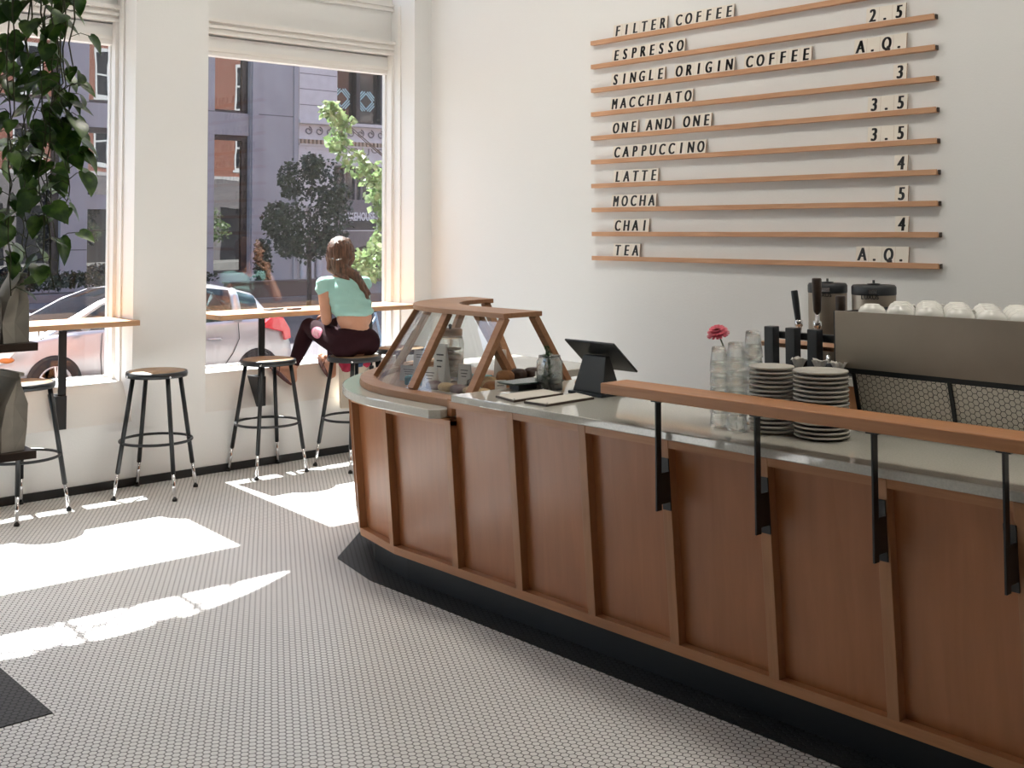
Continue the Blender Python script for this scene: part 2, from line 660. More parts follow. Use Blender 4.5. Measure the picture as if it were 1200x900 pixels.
BAYS = [(-1.871, -0.163), (-4.30, -2.369), (-6.55, -4.84), (-8.80, -7.05)]
GX = -0.385            # window glass plane
SILL = 0.635
w = MB()
ys = [0.0] + [q for b in BAYS for q in (b[1], b[0])] + [-9.2]
for i in range(0, len(ys), 2):                       # piers
    w.box(-0.40, ys[i + 1], -0.1, 0.0, ys[i], CEILZ)
for y0, y1 in BAYS:
    # lower wall with a sloping top
    w.prismy([(-0.40, -0.1), (0.0, -0.1), (0.0, 0.40), (-0.155, SILL), (-0.40, SILL + 0.006)], y0, y1)
    # panels above the window
    w.box(-0.40, y0, 2.868, -0.322, y1, 2.946)
    w.box(-0.40, y0, 2.946, -0.385, y1, 2.955)
    w.box(-0.40, y0, 2.955, -0.30, y1, 3.405)
    yc, hw = (y0 + y1) / 2, (y1 - y0) / 2 - 0.01
    # wall over the arched transom light
    poly = [(y0, CEILZ), (y0, 3.405), (yc - hw, 3.405)]
    for k in range(25):
        a = -1 + 2 * k / 24
        poly.append((yc + hw * a, 3.545 + 0.40 * (1 - a * a)))
    poly += [(yc + hw, 3.405), (y1, 3.405), (y1, CEILZ)]
    w.prismx(poly, -0.40, -0.30)
struct('wall_left', w, M_WALL, 'white street wall with piers between tall windows', 'wall')
k = 0
for y0, y1 in BAYS:
    k += 1
    t = MB()
    for z0, z1, x in ((2.955, 2.972, -0.262), (2.972, 2.995, -0.275), (2.995, 3.012, -0.258), (3.012, 3.036, -0.268), (3.036, 3.06, -0.24)):
        t.box(-0.31, y0, z0, x, y1, z1)
    for z0, z1, x in ((3.30, 3.315, -0.262), (3.315, 3.335, -0.275), (3.335, 3.350, -0.262), (3.350, 3.405, -0.295)):
        t.box(-0.31, y0, z0, x, y1, z1)
    # stepped strips up the jambs
    for s, yy in ((1, y0), (-1, y1)):
        t.box(-0.20, min(yy, yy + s * 0.012), SILL, -0.17, max(yy, yy + s * 0.012), 3.33)
        t.box(-0.325, min(yy, yy + s * 0.022), SILL, -0.27, max(yy, yy + s * 0.022), 2.955)
    struct('trim_%d' % k, t, M_TRIM, ['white moulding over the window by the menu wall', 'white moulding over the window behind the hanging plant', 'white moulding over the third window', 'white moulding over the fourth window'][k - 1], 'moulding')
    f = MB()
    fw_ = 0.028
    f.box(-0.399, y0, 2.812, -0.322, y1, 2.868)
    f.box(-0.322, y0, 2.842, -0.312, y1, 2.868)
    f.box(-0.399, y0, SILL, -0.365, y1, SILL + 0.02)
    f.box(-0.399, y0, SILL + 0.02, -0.365, y0 + fw_, 2.812)
    f.box(-0.399, y1 - fw_ * 0.6, SILL + 0.02, -0.365, y1, 2.812)
    wo_ = struct('window_%d' % k, f, M_TRIM, ['tall shop window behind the seated person', 'tall shop window beside the hanging plant', 'third shop window along the street wall', 'fourth shop window along the street wall'][k - 1], 'window')
    P(MB().box(GX - 0.004, y0 + fw_, SILL + 0.02, GX + 0.004, y1 - fw_ * 0.6, 2.812), 'pane', M_GLASS, wo_)
    # arched light with crossing bars
    yc, hw = (y0 + y1) / 2, (y1 - y0) / 2 - 0.01
    top = lambda a: 3.545 + 0.40 * (1 - a * a)
    m = MB()
    for n_ in (-0.62, -0.1, 0.42):
        m.box(-0.36, yc + hw * n_ - 0.018, 3.405, -0.33, yc + hw * n_ + 0.018, top(n_))
    for a0, a1 in ((-1.25, 0.25), (-0.75, 0.75), (-0.25, 1.25)):
        pts = []
        for q in range(21):
            a = a0 + (a1 - a0) * q / 20
            z = 3.42 + 0.46 * math.sin(PI * q / 20)
            if abs(a) < 0.99 and z < top(a):
                pts.append((-0.345, yc + hw * a, z))
        m.tube(pts, 0.015, 5)
    struct('window_%d' % (k + 4), m, M_TRIM, ['arched transom light over the window by the menu wall', 'arched transom light over the window behind the plant', 'arched transom light over the third window', 'arched transom light over the fourth window'][k - 1], 'window')
struct('baseboard_left', MB().box(0.0, -9.0, 0.0, 0.012, 0.0, 0.05), M_BLACK, 'low black baseboard along the street wall', 'baseboard')
struct('baseboard_back', MB().box(0.012, -0.012, 0.0, 3.2, 0.0, 0.05), M_BLACK, 'low black baseboard along the menu wall', 'baseboard')
struct('trim_5', MB().prism([(6.9, -2.37), (2.6, -2.37), (2.2, -2.285), (1.80, -1.85), (1.58, -1.40), (1.58, -0.4), (2.6, -0.4), (2.6, -1.9), (6.9, -1.9)], 0.0005, 0.003), M_FLOORB, 'black hexagon mosaic band around the counter foot', 'floor border')
struct('trim_6', MB().prism([(2.20, -5.6), (3.075, -5.6), (3.075, -3.968), (2.20, -3.968)], 0.0005, 0.003), M_FLOORB, 'black hexagon mosaic patch under the retail shelf', 'floor border')


# ------------------------------------------------------------------ unseen ceiling lamps, added to brighten floor and walls
M_FILL, _t, _b = nt('fill_light_diffuser')
_b.inputs['Base Color'].default_value = (0.9, 0.9, 0.88, 1)
_b.inputs['Emission Color'].default_value = (1.0, 0.94, 0.84, 1)
_b.inputs['Emission Strength'].default_value = FILL_POWER
for k, (x, y) in enumerate(FILL_LAMPS):
    t = thing('ceiling_fill_light', 'added square fill light in the ceiling over the service counter, %s' % (('nearest the street', 'second from the street', 'farthest from the street')[k % 3],), 'lamp', (x, y, CEILZ), group='added fill lights in the ceiling')
    b = MB()
    for x0, y0, x1, y1 in ((-0.32, -0.32, 0.32, -0.30), (-0.32, 0.30, 0.32, 0.32), (-0.32, -0.30, -0.30, 0.30), (0.30, -0.30, 0.32, 0.30)):
        b.box(x + x0, y + y0, CEILZ - 0.03, x + x1, y + y1, CEILZ)
    P(b, 'frame', M_TRIM, t)
    P(MB().box(x - 0.30, y - 0.30, CEILZ - 0.022, x + 0.30, y + 0.30, CEILZ - 0.004), 'fill_diffuser', M_FILL, t)


# ------------------------------------------------------------------ counter
RAKE = 0.0743
counter = thing('service_counter', 'long curved service counter clad in stained wood panels under grey stone', 'counter', (4.6, -1.95, 0))
MAINX0 = 3.135
# footprint corners at the bottom of the cladding (z = 0.13), outward facing
FOOT = [(6.40, -2.305), (6.00, -2.305), (5.602, -2.305), (5.193, -2.305), (4.778, -2.305), (4.369, -2.305), (3.970, -2.305), (3.570, -2.305), (3.168, -2.305), (2.704, -2.305),
        (2.335, -2.235), (1.985, -2.02), (1.83, -1.70), (1.77, -1.32), (1.77, -0.80)]


def outn(i):
    a = Vector((*FOOT[i], 0))
    b = Vector((*FOOT[i + 1], 0))
    d = (b - a).normalized()
    return V(-d.y, d.x, 0)


def vnorm(i):
    n = V(0, 0, 0)
    if i > 0:
        n += outn(i - 1)
    if i < len(FOOT) - 1:
        n += outn(i)
    n.normalize()
    if 0 < i < len(FOOT) - 1:
        n = n / max(0.5, n.dot(outn(i)))
    return n


def cp_(i, z, off=0.0):
    """point on the raked cladding at corner i"""
    return Vector((*FOOT[i], z)) + vnorm(i) * (RAKE * (z - 0.13) + off)


core_top = lambda i: 0.872 if FOOT[i][0] > 3.15 else 0.79
# carcass
body = MB()
for i in range(len(FOOT) - 1):
    zt = 0.872 if i < 8 else 0.79
    n = outn(i)
    a0, a1 = cp_(i, 0.13, -0.045), cp_(i + 1, 0.13, -0.045)
    b0, b1 = cp_(i, zt, -0.045), cp_(i + 1, zt, -0.045)
    ins = n * -0.03
    body.hexa([a0, a1, a1 + ins, a0 + ins], [b0, b1, b1 + ins, b0 + ins])
body.box(6.36, -2.30, 0.13, 6.40, -1.66, 0.872)
body.box(3.10, -2.32, 0.80, 3.13, -1.66, 0.872)
P(body, 'carcass', M_BATTEN, counter)
for i in range(len(FOOT) - 1):
    zt = 0.845 if i < 8 else 0.768
    pb = MB()
    a0, a1 = cp_(i, 0.165, -0.030), cp_(i + 1, 0.165, -0.030)
    b0, b1 = cp_(i, zt, -0.030), cp_(i + 1, zt, -0.030)
    ins = outn(i) * -0.01
    pb.hexa([a0, a1, a1 + ins, a0 + ins], [b0, b1, b1 + ins, b0 + ins])
    P(pb, 'panel', M_PANEL, counter)
    for z0, z1, nm in ((0.13, 0.166, 'bottom_rail'), (zt, 0.872 if i < 8 else 0.79, 'top_rail')):
        rb = MB()
        a0, a1 = cp_(i, z0, 0.004), cp_(i + 1, z0, 0.004)
        b0, b1 = cp_(i, z1, 0.004), cp_(i + 1, z1, 0.004)
        ins = outn(i) * -0.045
        rb.hexa([a0, a1, a1 + ins, a0 + ins], [b0, b1, b1 + ins, b0 + ins])
        P(rb, nm, M_RAILW, counter)
for i in range(1, len(FOOT)):
    zt = 0.872 if i < 8 else 0.79
    bb = MB()
    j = min(i, len(FOOT) - 2)
    d = (Vector((*FOOT[j + 1], 0)) - Vector((*FOOT[j], 0))).normalized() * (1 if j == i else -1)
    n = vnorm(i)
    n0 = n.normalized()
    lo, hi = cp_(i, 0.165, 0.006), cp_(i, zt, 0.006)
    wv = d * 0.040
    ins = n0 * -0.045
    bb.hexa([lo, lo + wv, lo + wv + ins, lo + ins], [hi, hi + wv, hi + wv + ins, hi + ins])
    P(bb, 'batten', M_BATTEN, counter, 0.002)
kick = MB()
for i in range(len(FOOT) - 1):
    a0, a1 = cp_(i, 0.13, -0.065), cp_(i + 1, 0.13, -0.065)
    ins = outn(i) * -0.02
    dz = V(0, 0, -0.128)
    kick.hexa([a0 + dz, a1 + dz, a1 + ins + dz, a0 + ins + dz], [a0, a1, a1 + ins, a0 + ins])
P(kick, 'toe_kick', M_BLACK, counter)
P(MB().box(3.205, -2.385, 0.876, 6.42, -1.64, 0.906), 'main_worktop', M_STONE, counter, 0.004)
low = [(3.065, -2.395)]
low += [(2.70 - 1.005 * math.sin(a), -1.385 - 1.005 * math.cos(a)) for a in [k * PI / 2 / 28 for k in range(29)]]
low += [(1.695, -0.70), (2.50, -0.70), (2.50, -1.30)] + [(2.70 - 0.2 * math.cos(a), -1.30 - 0.2 * math.sin(a)) for a in (0.4, 0.8, 1.2, PI / 2)] + [(3.10, -1.50), (3.10, -2.355)]
P(MB().prism(low, 0.79, 0.830), 'curved_worktop', M_STONE, counter, 0.005)
# the brackets carry the drinks rail
rail = thing('drinks_rail', 'long wooden drinks rail standing off the counter front on black steel brackets', 'rail', (5.3, -2.37, 0.63))
P(MB().box(4.118, -2.436, 1.013, 6.40, -2.296, 1.050), 'rail_board', M_RAILW, rail, 0.003)
for x in (4.369, 4.778, 5.186, 5.568, 6.0):
    b = MB()
    yb = -2.305 - RAKE * (0.70 - 0.13) - 0.006
    b.box(x - 0.005, -2.426, 0.64, x + 0.002, -2.400, 1.013)
    b.box(x - 0.02, -2.43, 1.008, x + 0.02, -2.31, 1.013)
    b.box(x - 0.005, -2.402, 0.66, x + 0.002, yb - 0.004, 0.765)
    b.hexa([(x - 0.034, -2.305 - RAKE * 0.50 - 0.012, 0.63), (x + 0.002, -2.305 - RAKE * 0.50 - 0.012, 0.63), (x + 0.002, -2.305 - RAKE * 0.50 - 0.006, 0.63), (x - 0.034, -2.305 - RAKE * 0.50 - 0.006, 0.63)],
           [(x - 0.034, -2.305 - RAKE * 0.68 - 0.012, 0.81), (x + 0.002, -2.305 - RAKE * 0.68 - 0.012, 0.81), (x + 0.002, -2.305 - RAKE * 0.68 - 0.006, 0.81), (x - 0.034, -2.305 - RAKE * 0.68 - 0.006, 0.81)])
    P(b, 'bracket', M_STEELB, rail, 0.001)

# ------------------------------------------------------------------ stools
st = thing('bar_stool', '', 'stool', (0, 0, 0), group='bar stools along the street windows')
SH = 0.735
P(MB().lathe([(0.150, SH - 0.004), (0.164, SH - 0.004), (0.166, SH + 0.004), (0.160, SH + 0.008), (0.0, SH + 0.008)], n=40), 'seat', M_SEATW, st)
P(MB().lathe([(0.166, SH - 0.030), (0.180, SH - 0.028), (0.183, SH - 0.012), (0.180, SH + 0.004), (0.166, SH + 0.006), (0.163, SH - 0.01), (0.150, SH - 0.012), (0.150, SH - 0.030)], n=40), 'seat_rim', M_STEELB, st)
for k in range(4):
    a = PI / 4 + k * PI / 2
    d = V(math.cos(a), math.sin(a), 0)
    top, foot = d * 0.150 + V(0, 0, SH - 0.02), d * 0.262 + V(0, 0, 0.006)
    mid = foot.lerp(top, 0.21)
    leg = P(MB().cyl(mid, top, 0.0135, n=12), 'leg', M_STEELB, st)
    P(MB().cyl(foot, mid + (top - foot) * 0.02, 0.0105, n=12), 'chrome_extension', M_CHROME, leg)
    P(MB().lathe([(0.010, 0.0), (0.015, 0.001), (0.015, 0.012), (0.010, 0.018)], (foot.x, foot.y, 0), 12), 'rubber_foot', M_RUBBER, leg)
    P(MB().cyl(d * 0.183 + V(0, 0, SH - 0.018), d * 0.189 + V(0, 0, SH - 0.018), 0.007, n=8), 'rivet', M_CHROME, st)
rr = 0.150 + (0.262 - 0.150) * (1 - (0.325 / (SH - 0.02)))
P(MB().tube([(rr * math.cos(a), rr * math.sin(a), 0.325) for a in [2 * PI * k / 40 for k in range(40)]], 0.0085, 8, closed=True), 'foot_ring', M_STEELB, st)
spots = [((0.300, -2.345), PI / 4, 'empty bar stool in front of the white pier between the two windows'),
         ((0.277, -3.14), 0.42, 'empty bar stool partly hidden by the retail shelf'),
         ((0.205, -1.525), 0.0, 'empty bar stool beside the seated person, its legs against the wall'),
         ((0.426, -0.99), 0.1, 'bar stool the seated person sits on'),
         ((0.225, -0.45), 0.0, 'bar stool mostly hidden behind the pastry case')]
for k, (xy, rz, lab) in enumerate(spots):
    o = st if k == 0 else dup(st)
    o.location = (*xy, 0.0)
    o.rotation_euler = (0, 0, rz)
    o['label'] = lab

# ------------------------------------------------------------------ window bars
for y0, y1, brs, lab in ((-1.80, -0.20, (-1.45, -0.56), 'pale wooden window bar the seated person leans on'),
                         (-4.20, -2.36, (-2.80, -3.75), 'pale wooden window bar behind the hanging plant and paper bags')):
    t = thing('window_bar', lab, 'counter', (0, (y0 + y1) / 2, 0.5), group='wooden bars in the street windows')
    if y0 > -2:
        poly = [(-0.332, y0 - 0.01), (0.088, y0 - 0.01), (0.088, y1), (-0.332, y1)]
    else:
        poly = [(-0.332, y0), (0.088, y0), (0.088, y1), (-0.332, y1)]
    P(MB().prism(poly, 1.002, 1.035), 'bar_top', M_BARW, t, 0.002)
    for y in brs:
        b = MB()
        b.box(-0.022, y - 0.024, 0.52, -0.012, y + 0.024, 1.002)
        b.box(-0.25, y - 0.024, 0.992, 0.04, y + 0.024, 1.002)
        b.box(-0.10, y - 0.030, 0.50, -0.016, y + 0.0, 0.60)
        b.hexa([(-0.012, y - 0.045, 0.40), (-0.012, y + 0.02, 0.40), (0.010, y + 0.02, 0.40), (0.010, y - 0.045, 0.40)],
               [(-0.130, y - 0.045, 0.60), (-0.130, y + 0.02, 0.60), (0.010, y + 0.02, 0.60), (0.010, y - 0.045, 0.60)])
        P(b, 'bracket', M_STEELB, t, 0.001)
    if y0 < -2:
        y = -2.955
        P(MB().tube([(0.02, y, 1.002), (0.02, y, 0.965), (0.02, y + 0.012, 0.95), (0.02, y + 0.028, 0.955), (0.02, y + 0.03, 0.968)], 0.0045, 8), 'bag_hook', M_CHROME, t)

# ------------------------------------------------------------------ pastry case
case = thing('pastry_case', 'curved wood and glass pastry case on the low end of the counter', 'display case', (2.7, -1.8, 0.83))
CX, CYc = 2.68, -1.40
AR = [k * PI / 2 * 1.08 / 24 for k in range(25)]          # quarter turn from the straight front round the end


def ring(r0, r1, x_end, y_extra=0.0):
    """outline of a J-shaped strip between radii r0 < r1"""
    o = [(x_end, CYc - r1)] + [(CX - r1 * math.sin(a), CYc - r1 * math.cos(a)) for a in AR]
    i = [(CX - r0 * math.sin(a), CYc - r0 * math.cos(a)) for a in AR][::-1] + [(x_end, CYc - r0)]
    return o + i


P(MB().prism(ring(0.79, 0.895, 3.165), 0.830, 0.862), 'base_rail', M_CASEW, case, 0.002)
P(MB().prism(ring(0.17, 0.235, 3.165), 0.830, 0.862), 'rear_base_rail', M_CASEW, case, 0.002)
P(MB().prism(ring(0.235, 0.79, 3.165), 0.830, 0.838), 'display_floor', M_CASEW, case)
P(MB().prism(ring(0.395, 0.630, 3.140), 1.200, 1.223), 'top_board', M_CASEW, case, 0.003)


def casept(a, r, z):
    return V(CX - r * math.sin(a), CYc - r * math.cos(a), z)


FR0, FR1 = 0.815, 0.605      # outer glass line bottom/top
posts = [(0.0, 3.118), (0.0, 2.71), (0.62, None), (1.15, None), (1.62, None)]
for a, x in posts:
    for r0, r1, nm in ((FR0, FR1, 'front_post'), (0.20, 0.43, 'rear_post')):
        if nm == 'rear_post' and a in (0.62, 1.15):
            continue
        p0, p1 = casept(a, r0, 0.862), casept(a, r1, 1.201)
        if x is not None:
            p0.x = p1.x = x
        tn = V(-math.cos(a), math.sin(a), 0)
        P(MB().bar(p0, p1, 0.042, 0.030, casept(a, 1, 0) - casept(a, 0, 0)), nm, M_CASEW, case, 0.002)
gl = MB()
N = 26
front = [(V(3.118, CYc - FR0, 0.862), V(3.118, CYc - FR1, 1.201))] + [(casept(a, FR0, 0.862), casept(a, FR1, 1.201)) for a in AR]
outer = [p for p, q in front] + [q for p, q in front]
n_ = len(front)
fs = [(i, i + 1, n_ + i + 1, n_ + i) for i in range(n_ - 1)]
gl.add(outer, fs, 0, True)
inn = [p + (V(CX, CYc, p.z) - p).normalized() * 0.005 if p.x < 3.1 else p + V(0, 0.005, 0) for p in outer]
gl.add(inn, [f[::-1] for f in fs], 0, True)
glo = P(gl, 'curved_pane', M_CASEG, case)
# wares in the case: positions on the display floor (z = 0.838)
ZF = 0.838


def loaf(name, lab, x, y, rx, ry, rz, m, cat='pastry', group=None, z=ZF, rot=0.0, seed=0):
    rnd = random.Random(seed * 7 + 3)
    b = MB()
    vs_, fs_ = [], []
    nu, nv = 18, 9
    for j in range(nv + 1):
        t = PI * j / nv
        for i in range(nu):
            a = 2 * PI * i / nu
            q = 0.8
            cs = lambda v: math.copysign(abs(v) ** q, v)
            wob = 1 + rnd.uniform(-0.05, 0.05)
            vs_.append((rx * cs(math.sin(t)) * cs(math.cos(a)) * wob, ry * cs(math.sin(t)) * cs(math.sin(a)) * wob, rz * cs(math.cos(t)) + rz))
    for j in range(nv):
        for i in range(nu):
            i2 = (i + 1) % nu
            fs_.append((j * nu + i, (j + 1) * nu + i, (j + 1) * nu + i2, j * nu + i2))
    b.add(vs_, fs_, 0, True)
    o = b.build(name, m, clean=True)
    o.location = (x, y, z)
    o.rotation_euler = (0, 0, rot)
    tag(o, lab, cat, group)
    return o


def tray(x0, y0, x1, y1, z, m, lab, group='trays in the pastry case'):
    cx, cy = (x0 + x1) / 2, (y0 + y1) / 2
    t = MB().box(x0, y0, z, x1, y1, z + 0.008)
    for q in ((x0, y0, x1, y0 + 0.006), (x0, y1 - 0.006, x1, y1), (x0, y0 + 0.006, x0 + 0.006, y1 - 0.006), (x1 - 0.006, y0 + 0.006, x1, y1 - 0.006)):
        t.box(q[0], q[1], z + 0.008, q[2], q[3], z + 0.02)
    o = t.build('serving_tray', m, loc=(cx, cy, z))
    return tag(o, lab, 'tray', group)


tray(2.66, -2.14, 3.10, -2.03, ZF, M_CERAM, 'grey tray of biscuit bars along the front of the case')
tray(2.72, -1.94, 2.93, -1.66, ZF, M_CERAM, 'grey tray of slices in the middle of the case')
tray(2.95, -2.01, 3.14, -1.66, ZF, M_CERAM, 'grey tray of muffins at the open end of the case')
k = 0
for x, y, m_, lab in ((2.71, -2.085, M_BERRY, 'dark berry slice at the curved end of the front tray'), (2.80, -2.085, M_BISC, 'pale biscuit slice, second along the front tray'), (2.89, -2.085, M_BERRY, 'dark berry slice, third along the front tray'), (2.98, -2.085, M_BISC, 'pale biscuit slice, fourth along the front tray'), (3.06, -2.085, M_BISC, 'pale biscuit slice by the foot of the end post'),
                      (2.775, -1.89, M_CHOC, 'dark chocolate slice at the front of the middle tray'), (2.875, -1.89, M_BISC, 'pale biscuit slice at the front of the middle tray'), (2.775, -1.80, M_BISC, 'pale biscuit slice halfway back on the window side of the middle tray'), (2.875, -1.80, M_BISC, 'pale biscuit slice halfway back on the muffin side of the middle tray'), (2.775, -1.71, M_BISC, 'pale biscuit slice at the back of the middle tray'), (2.875, -1.71, M_CHOC, 'dark chocolate slice at the back of the middle tray')):
    k += 1
    loaf('pastry_slice', lab, x, y, 0.042, 0.036, 0.022, m_, 'pastry', 'slices in the pastry case', ZF + 0.008, 0, k)
k = 0
for x, y, z, m_, lab in ((2.99, -1.97, 0, M_PASTRY, 'brown crusted muffin at the front of the end tray, window side'), (3.07, -1.965, 0, M_PASTRY, 'brown crusted muffin at the front of the end tray beside the worktop'),
                           (2.985, -1.885, 0, M_CHOC, 'dark muffin in the second row of the end tray, window side'), (3.075, -1.88, 0, M_CHOC, 'dark muffin in the second row of the end tray beside the worktop'),
                           (2.99, -1.80, 0, M_CHOC, 'dark muffin in the third row of the end tray, window side'), (3.07, -1.80, 0, M_CHOC, 'dark muffin in the third row of the end tray beside the worktop'),
                           (2.985, -1.715, 0, M_PASTRY, 'brown muffin at the back of the end tray, window side'), (3.075, -1.715, 0, M_CHOC, 'dark muffin at the back of the end tray beside the worktop'),
                           (3.03, -1.925, 0.05, M_PASTRY, 'brown muffin on top of the heap, nearest the front glass'), (3.025, -1.84, 0.05, M_CHOC, 'dark muffin on top in the middle of the heap'), (3.03, -1.755, 0.05, M_CHOC, 'dark muffin on top at the back of the heap')):
    k += 1
    loaf('muffin', lab, x, y, 0.041, 0.041, 0.029, m_, 'muffin', 'muffins at the open end of the case', ZF + 0.008 + z, 0.4 * k, 30 + k)
for x, y, lab in ((2.47, -2.00, 'teal wrapped pack by the second post of the case'), (2.64, -1.74, 'teal wrapped pack behind the cookie jar')):
    b = MB().box(-0.06, -0.03, 0, 0.06, 0.03, 0.045)
    o = b.build('wrapped_pack', M_TEAL, bevel=0.008)
    o.location = (x, y, ZF)
    o.rotation_euler = (0, 0, 0.5 if x < 2.5 else 0)
    tag(o, lab, 'pack', 'teal packs in the pastry case')


def card(x, y, z, wd, ht, rz, lab, lines=3, m=None):
    """small tent card, leaning back a little, with a few printed strokes"""
    b = MB()
    b.hexa([(-wd / 2, 0, 0), (wd / 2, 0, 0), (wd / 2, 0.002, 0), (-wd / 2, 0.002, 0)], [(-wd / 2, ht * 0.15, ht), (wd / 2, ht * 0.15, ht), (wd / 2, ht * 0.15 + 0.002, ht), (-wd / 2, ht * 0.15 + 0.002, ht)], 0)
    b.hexa([(-wd / 2, ht * 0.34, 0), (wd / 2, ht * 0.34, 0), (wd / 2, ht * 0.34 + 0.002, 0), (-wd / 2, ht * 0.34 + 0.002, 0)], [(-wd / 2, ht * 0.15 + 0.002, ht), (wd / 2, ht * 0.15 + 0.002, ht), (wd / 2, ht * 0.15 + 0.004, ht), (-wd / 2, ht * 0.15 + 0.004, ht)], 0)
    for q in range(lines):
        zz = ht * (0.72 - 0.14 * q)
        ww = wd * (0.32, 0.26, 0.2)[q % 3]
        y0 = zz * 0.15 - 0.0012
        b.hexa([(-ww, y0, zz), (ww, y0, zz), (ww, y0 + 0.001, zz), (-ww, y0 + 0.001, zz)], [(-ww, y0 + 0.0008, zz + ht * 0.035), (ww, y0 + 0.0008, zz + ht * 0.035), (ww, y0 + 0.0018, zz + ht * 0.035), (-ww, y0 + 0.0018, zz + ht * 0.035)], 1)
    o = b.build('price_card', [m or M_PAPER, M_INK])
    o.location = (x, y, z)
    o.rotation_euler = (0, 0, rz)
    return tag(o, lab, 'card', 'cards in and beside the pastry case')


card(2.315, -1.945, ZF, 0.10, 0.075, 0.35, 'wide white card low behind the left post of the case')
card(2.27, -1.84, ZF + 0.055, 0.075, 0.085, 0.35, 'white card raised behind the left post of the case', 2)
tag(MB().box(-0.05, -0.03, 0, 0.05, 0.03, 0.055).build('card_block', M_BISC), 'pale block lifting the upper card at the curved end', 'block').location = (2.27, -1.82, ZF)
card(2.60, -2.035, ZF, 0.080, 0.100, 0.30, 'tall white card standing at the front glass of the case')
card(2.555, -1.945, ZF, 0.065, 0.20, 0.30, 'tallest white card, behind the card at the front glass')
card(2.665, -1.875, ZF, 0.068, 0.105, 0.30, 'white card in the middle of the case by the jar')
card(2.66, -1.645, ZF, 0.06, 0.16, 0.30, 'white card seen past the end post at the back', 1)
card(3.135, -2.045, ZF, 0.05, 0.09, 0.9, 'narrow white card turned aside at the foot of the end post', 1)
card(3.155, -1.83, ZF, 0.045, 0.11, 0.6, 'small plain card beside the muffins', 0)
# cookie jar with wooden lid
JX, JY = 2.46, -1.79
jar = thing('cookie_jar', 'tall glass cookie jar with a flat wooden lid inside the pastry case', 'jar', (JX, JY, ZF))
P(MB().lathe([(0.0, 0.004), (0.062, 0.004), (0.068, 0.012), (0.070, 0.19), (0.064, 0.212), (0.061, 0.226), (0.059, 0.226), (0.061, 0.210), (0.067, 0.188), (0.065, 0.016), (0.0, 0.010)], (JX, JY, ZF), 28), 'glass_body', M_TUMB, jar)
P(MB().lathe([(0.058, 0.227), (0.062, 0.229), (0.062, 0.256), (0.058, 0.260)], (JX, JY, ZF), 28), 'wooden_lid', M_CASEW, jar)
P(MB().lathe([(0.008, 0.260), (0.006, 0.267), (0.010, 0.277), (0.006, 0.284)], (JX, JY, ZF), 12), 'lid_knob', M_STEELB, jar)
for q in range(9):
    a = q * 2.4
    loaf('cookie', 'round cookie in the glass jar, %s' % ('lowest', 'second from the bottom', 'third from the bottom', 'fourth from the bottom', 'fifth from the bottom', 'sixth from the bottom', 'seventh from the bottom', 'next to the top', 'topmost')[q], JX + 0.018 * math.cos(a), JY + 0.018 * math.sin(a), 0.038, 0.038, 0.0082, (M_BISC, M_PASTRY)[q % 2], 'cookie', 'cookies in the glass jar', ZF + 0.018 + q * 0.0168, 0, 60 + q)

# ------------------------------------------------------------------ things on the main worktop
ZC = 0.906
# jar of herbs
hx, hy = 3.385, -1.985
hj = thing('herb_jar', 'square clear glass jar of dark green sprigs on the grey worktop', 'jar', (hx, hy, ZC))
hb = MB()


def sqring(h, z, r=0.25):
    o = []
    for k in range(4):
        a0 = k * PI / 2
        cx_, cy_ = [(1, 1), (-1, 1), (-1, -1), (1, -1)][k]
        for q in range(5):
            a = a0 + q * PI / 8
            o.append((hx + cx_ * h * (1 - r) + h * r * math.cos(a), hy + cy_ * h * (1 - r) + h * r * math.sin(a), ZC + z))
    return o


prof = [(0.040, 0.0), (0.043, 0.004), (0.043, 0.125), (0.036, 0.136), (0.036, 0.150), (0.033, 0.150), (0.033, 0.134), (0.040, 0.122), (0.040, 0.010)]
vs = [p for h, z in prof for p in sqring(h, z)]
fs = []
for j in range(len(prof) - 1):
    for i in range(20):
        i2 = (i + 1) % 20
        fs.append((j * 20 + i, j * 20 + i2, (j + 1) * 20 + i2, (j + 1) * 20 + i))
fs += [list(range(20))[::-1], list(range((len(prof) - 1) * 20, len(prof) * 20))]
hb.add(vs, fs, 0, True)
P(hb, 'glass_body', M_TUMB, hj)
rnd = random.Random(4)
sp = MB()
lf = MB()


def leaf(mb, base, d, L, W, n=None, m=0, fold=0.15):
    d = Vector(d).normalized()
    n = Vector(n) if n is not None else V(rnd.uniform(-1, 1), rnd.uniform(-1, 1), rnd.uniform(-1, 1))
    s = d.cross(n)
    if s.length < 1e-4:
        s = d.orthogonal()
    s.normalize()
    u = s.cross(d)
    base = Vector(base)
    pts = [base, base + d * L * 0.35 + s * W * 0.5 + u * W * fold, base + d * L * 0.35 - s * W * 0.5 + u * W * fold, base + d * L * 0.45, base + d * L * 0.75 + s * W * 0.33 + u * W * fold * 0.5, base + d * L * 0.75 - s * W * 0.33 + u * W * fold * 0.5, base + d * L - u * W * 0.1]
    mb.add(pts, [(0, 1, 3), (0, 3, 2), (1, 4, 3), (3, 5, 2), (4, 6, 3), (3, 6, 5)], m, True)


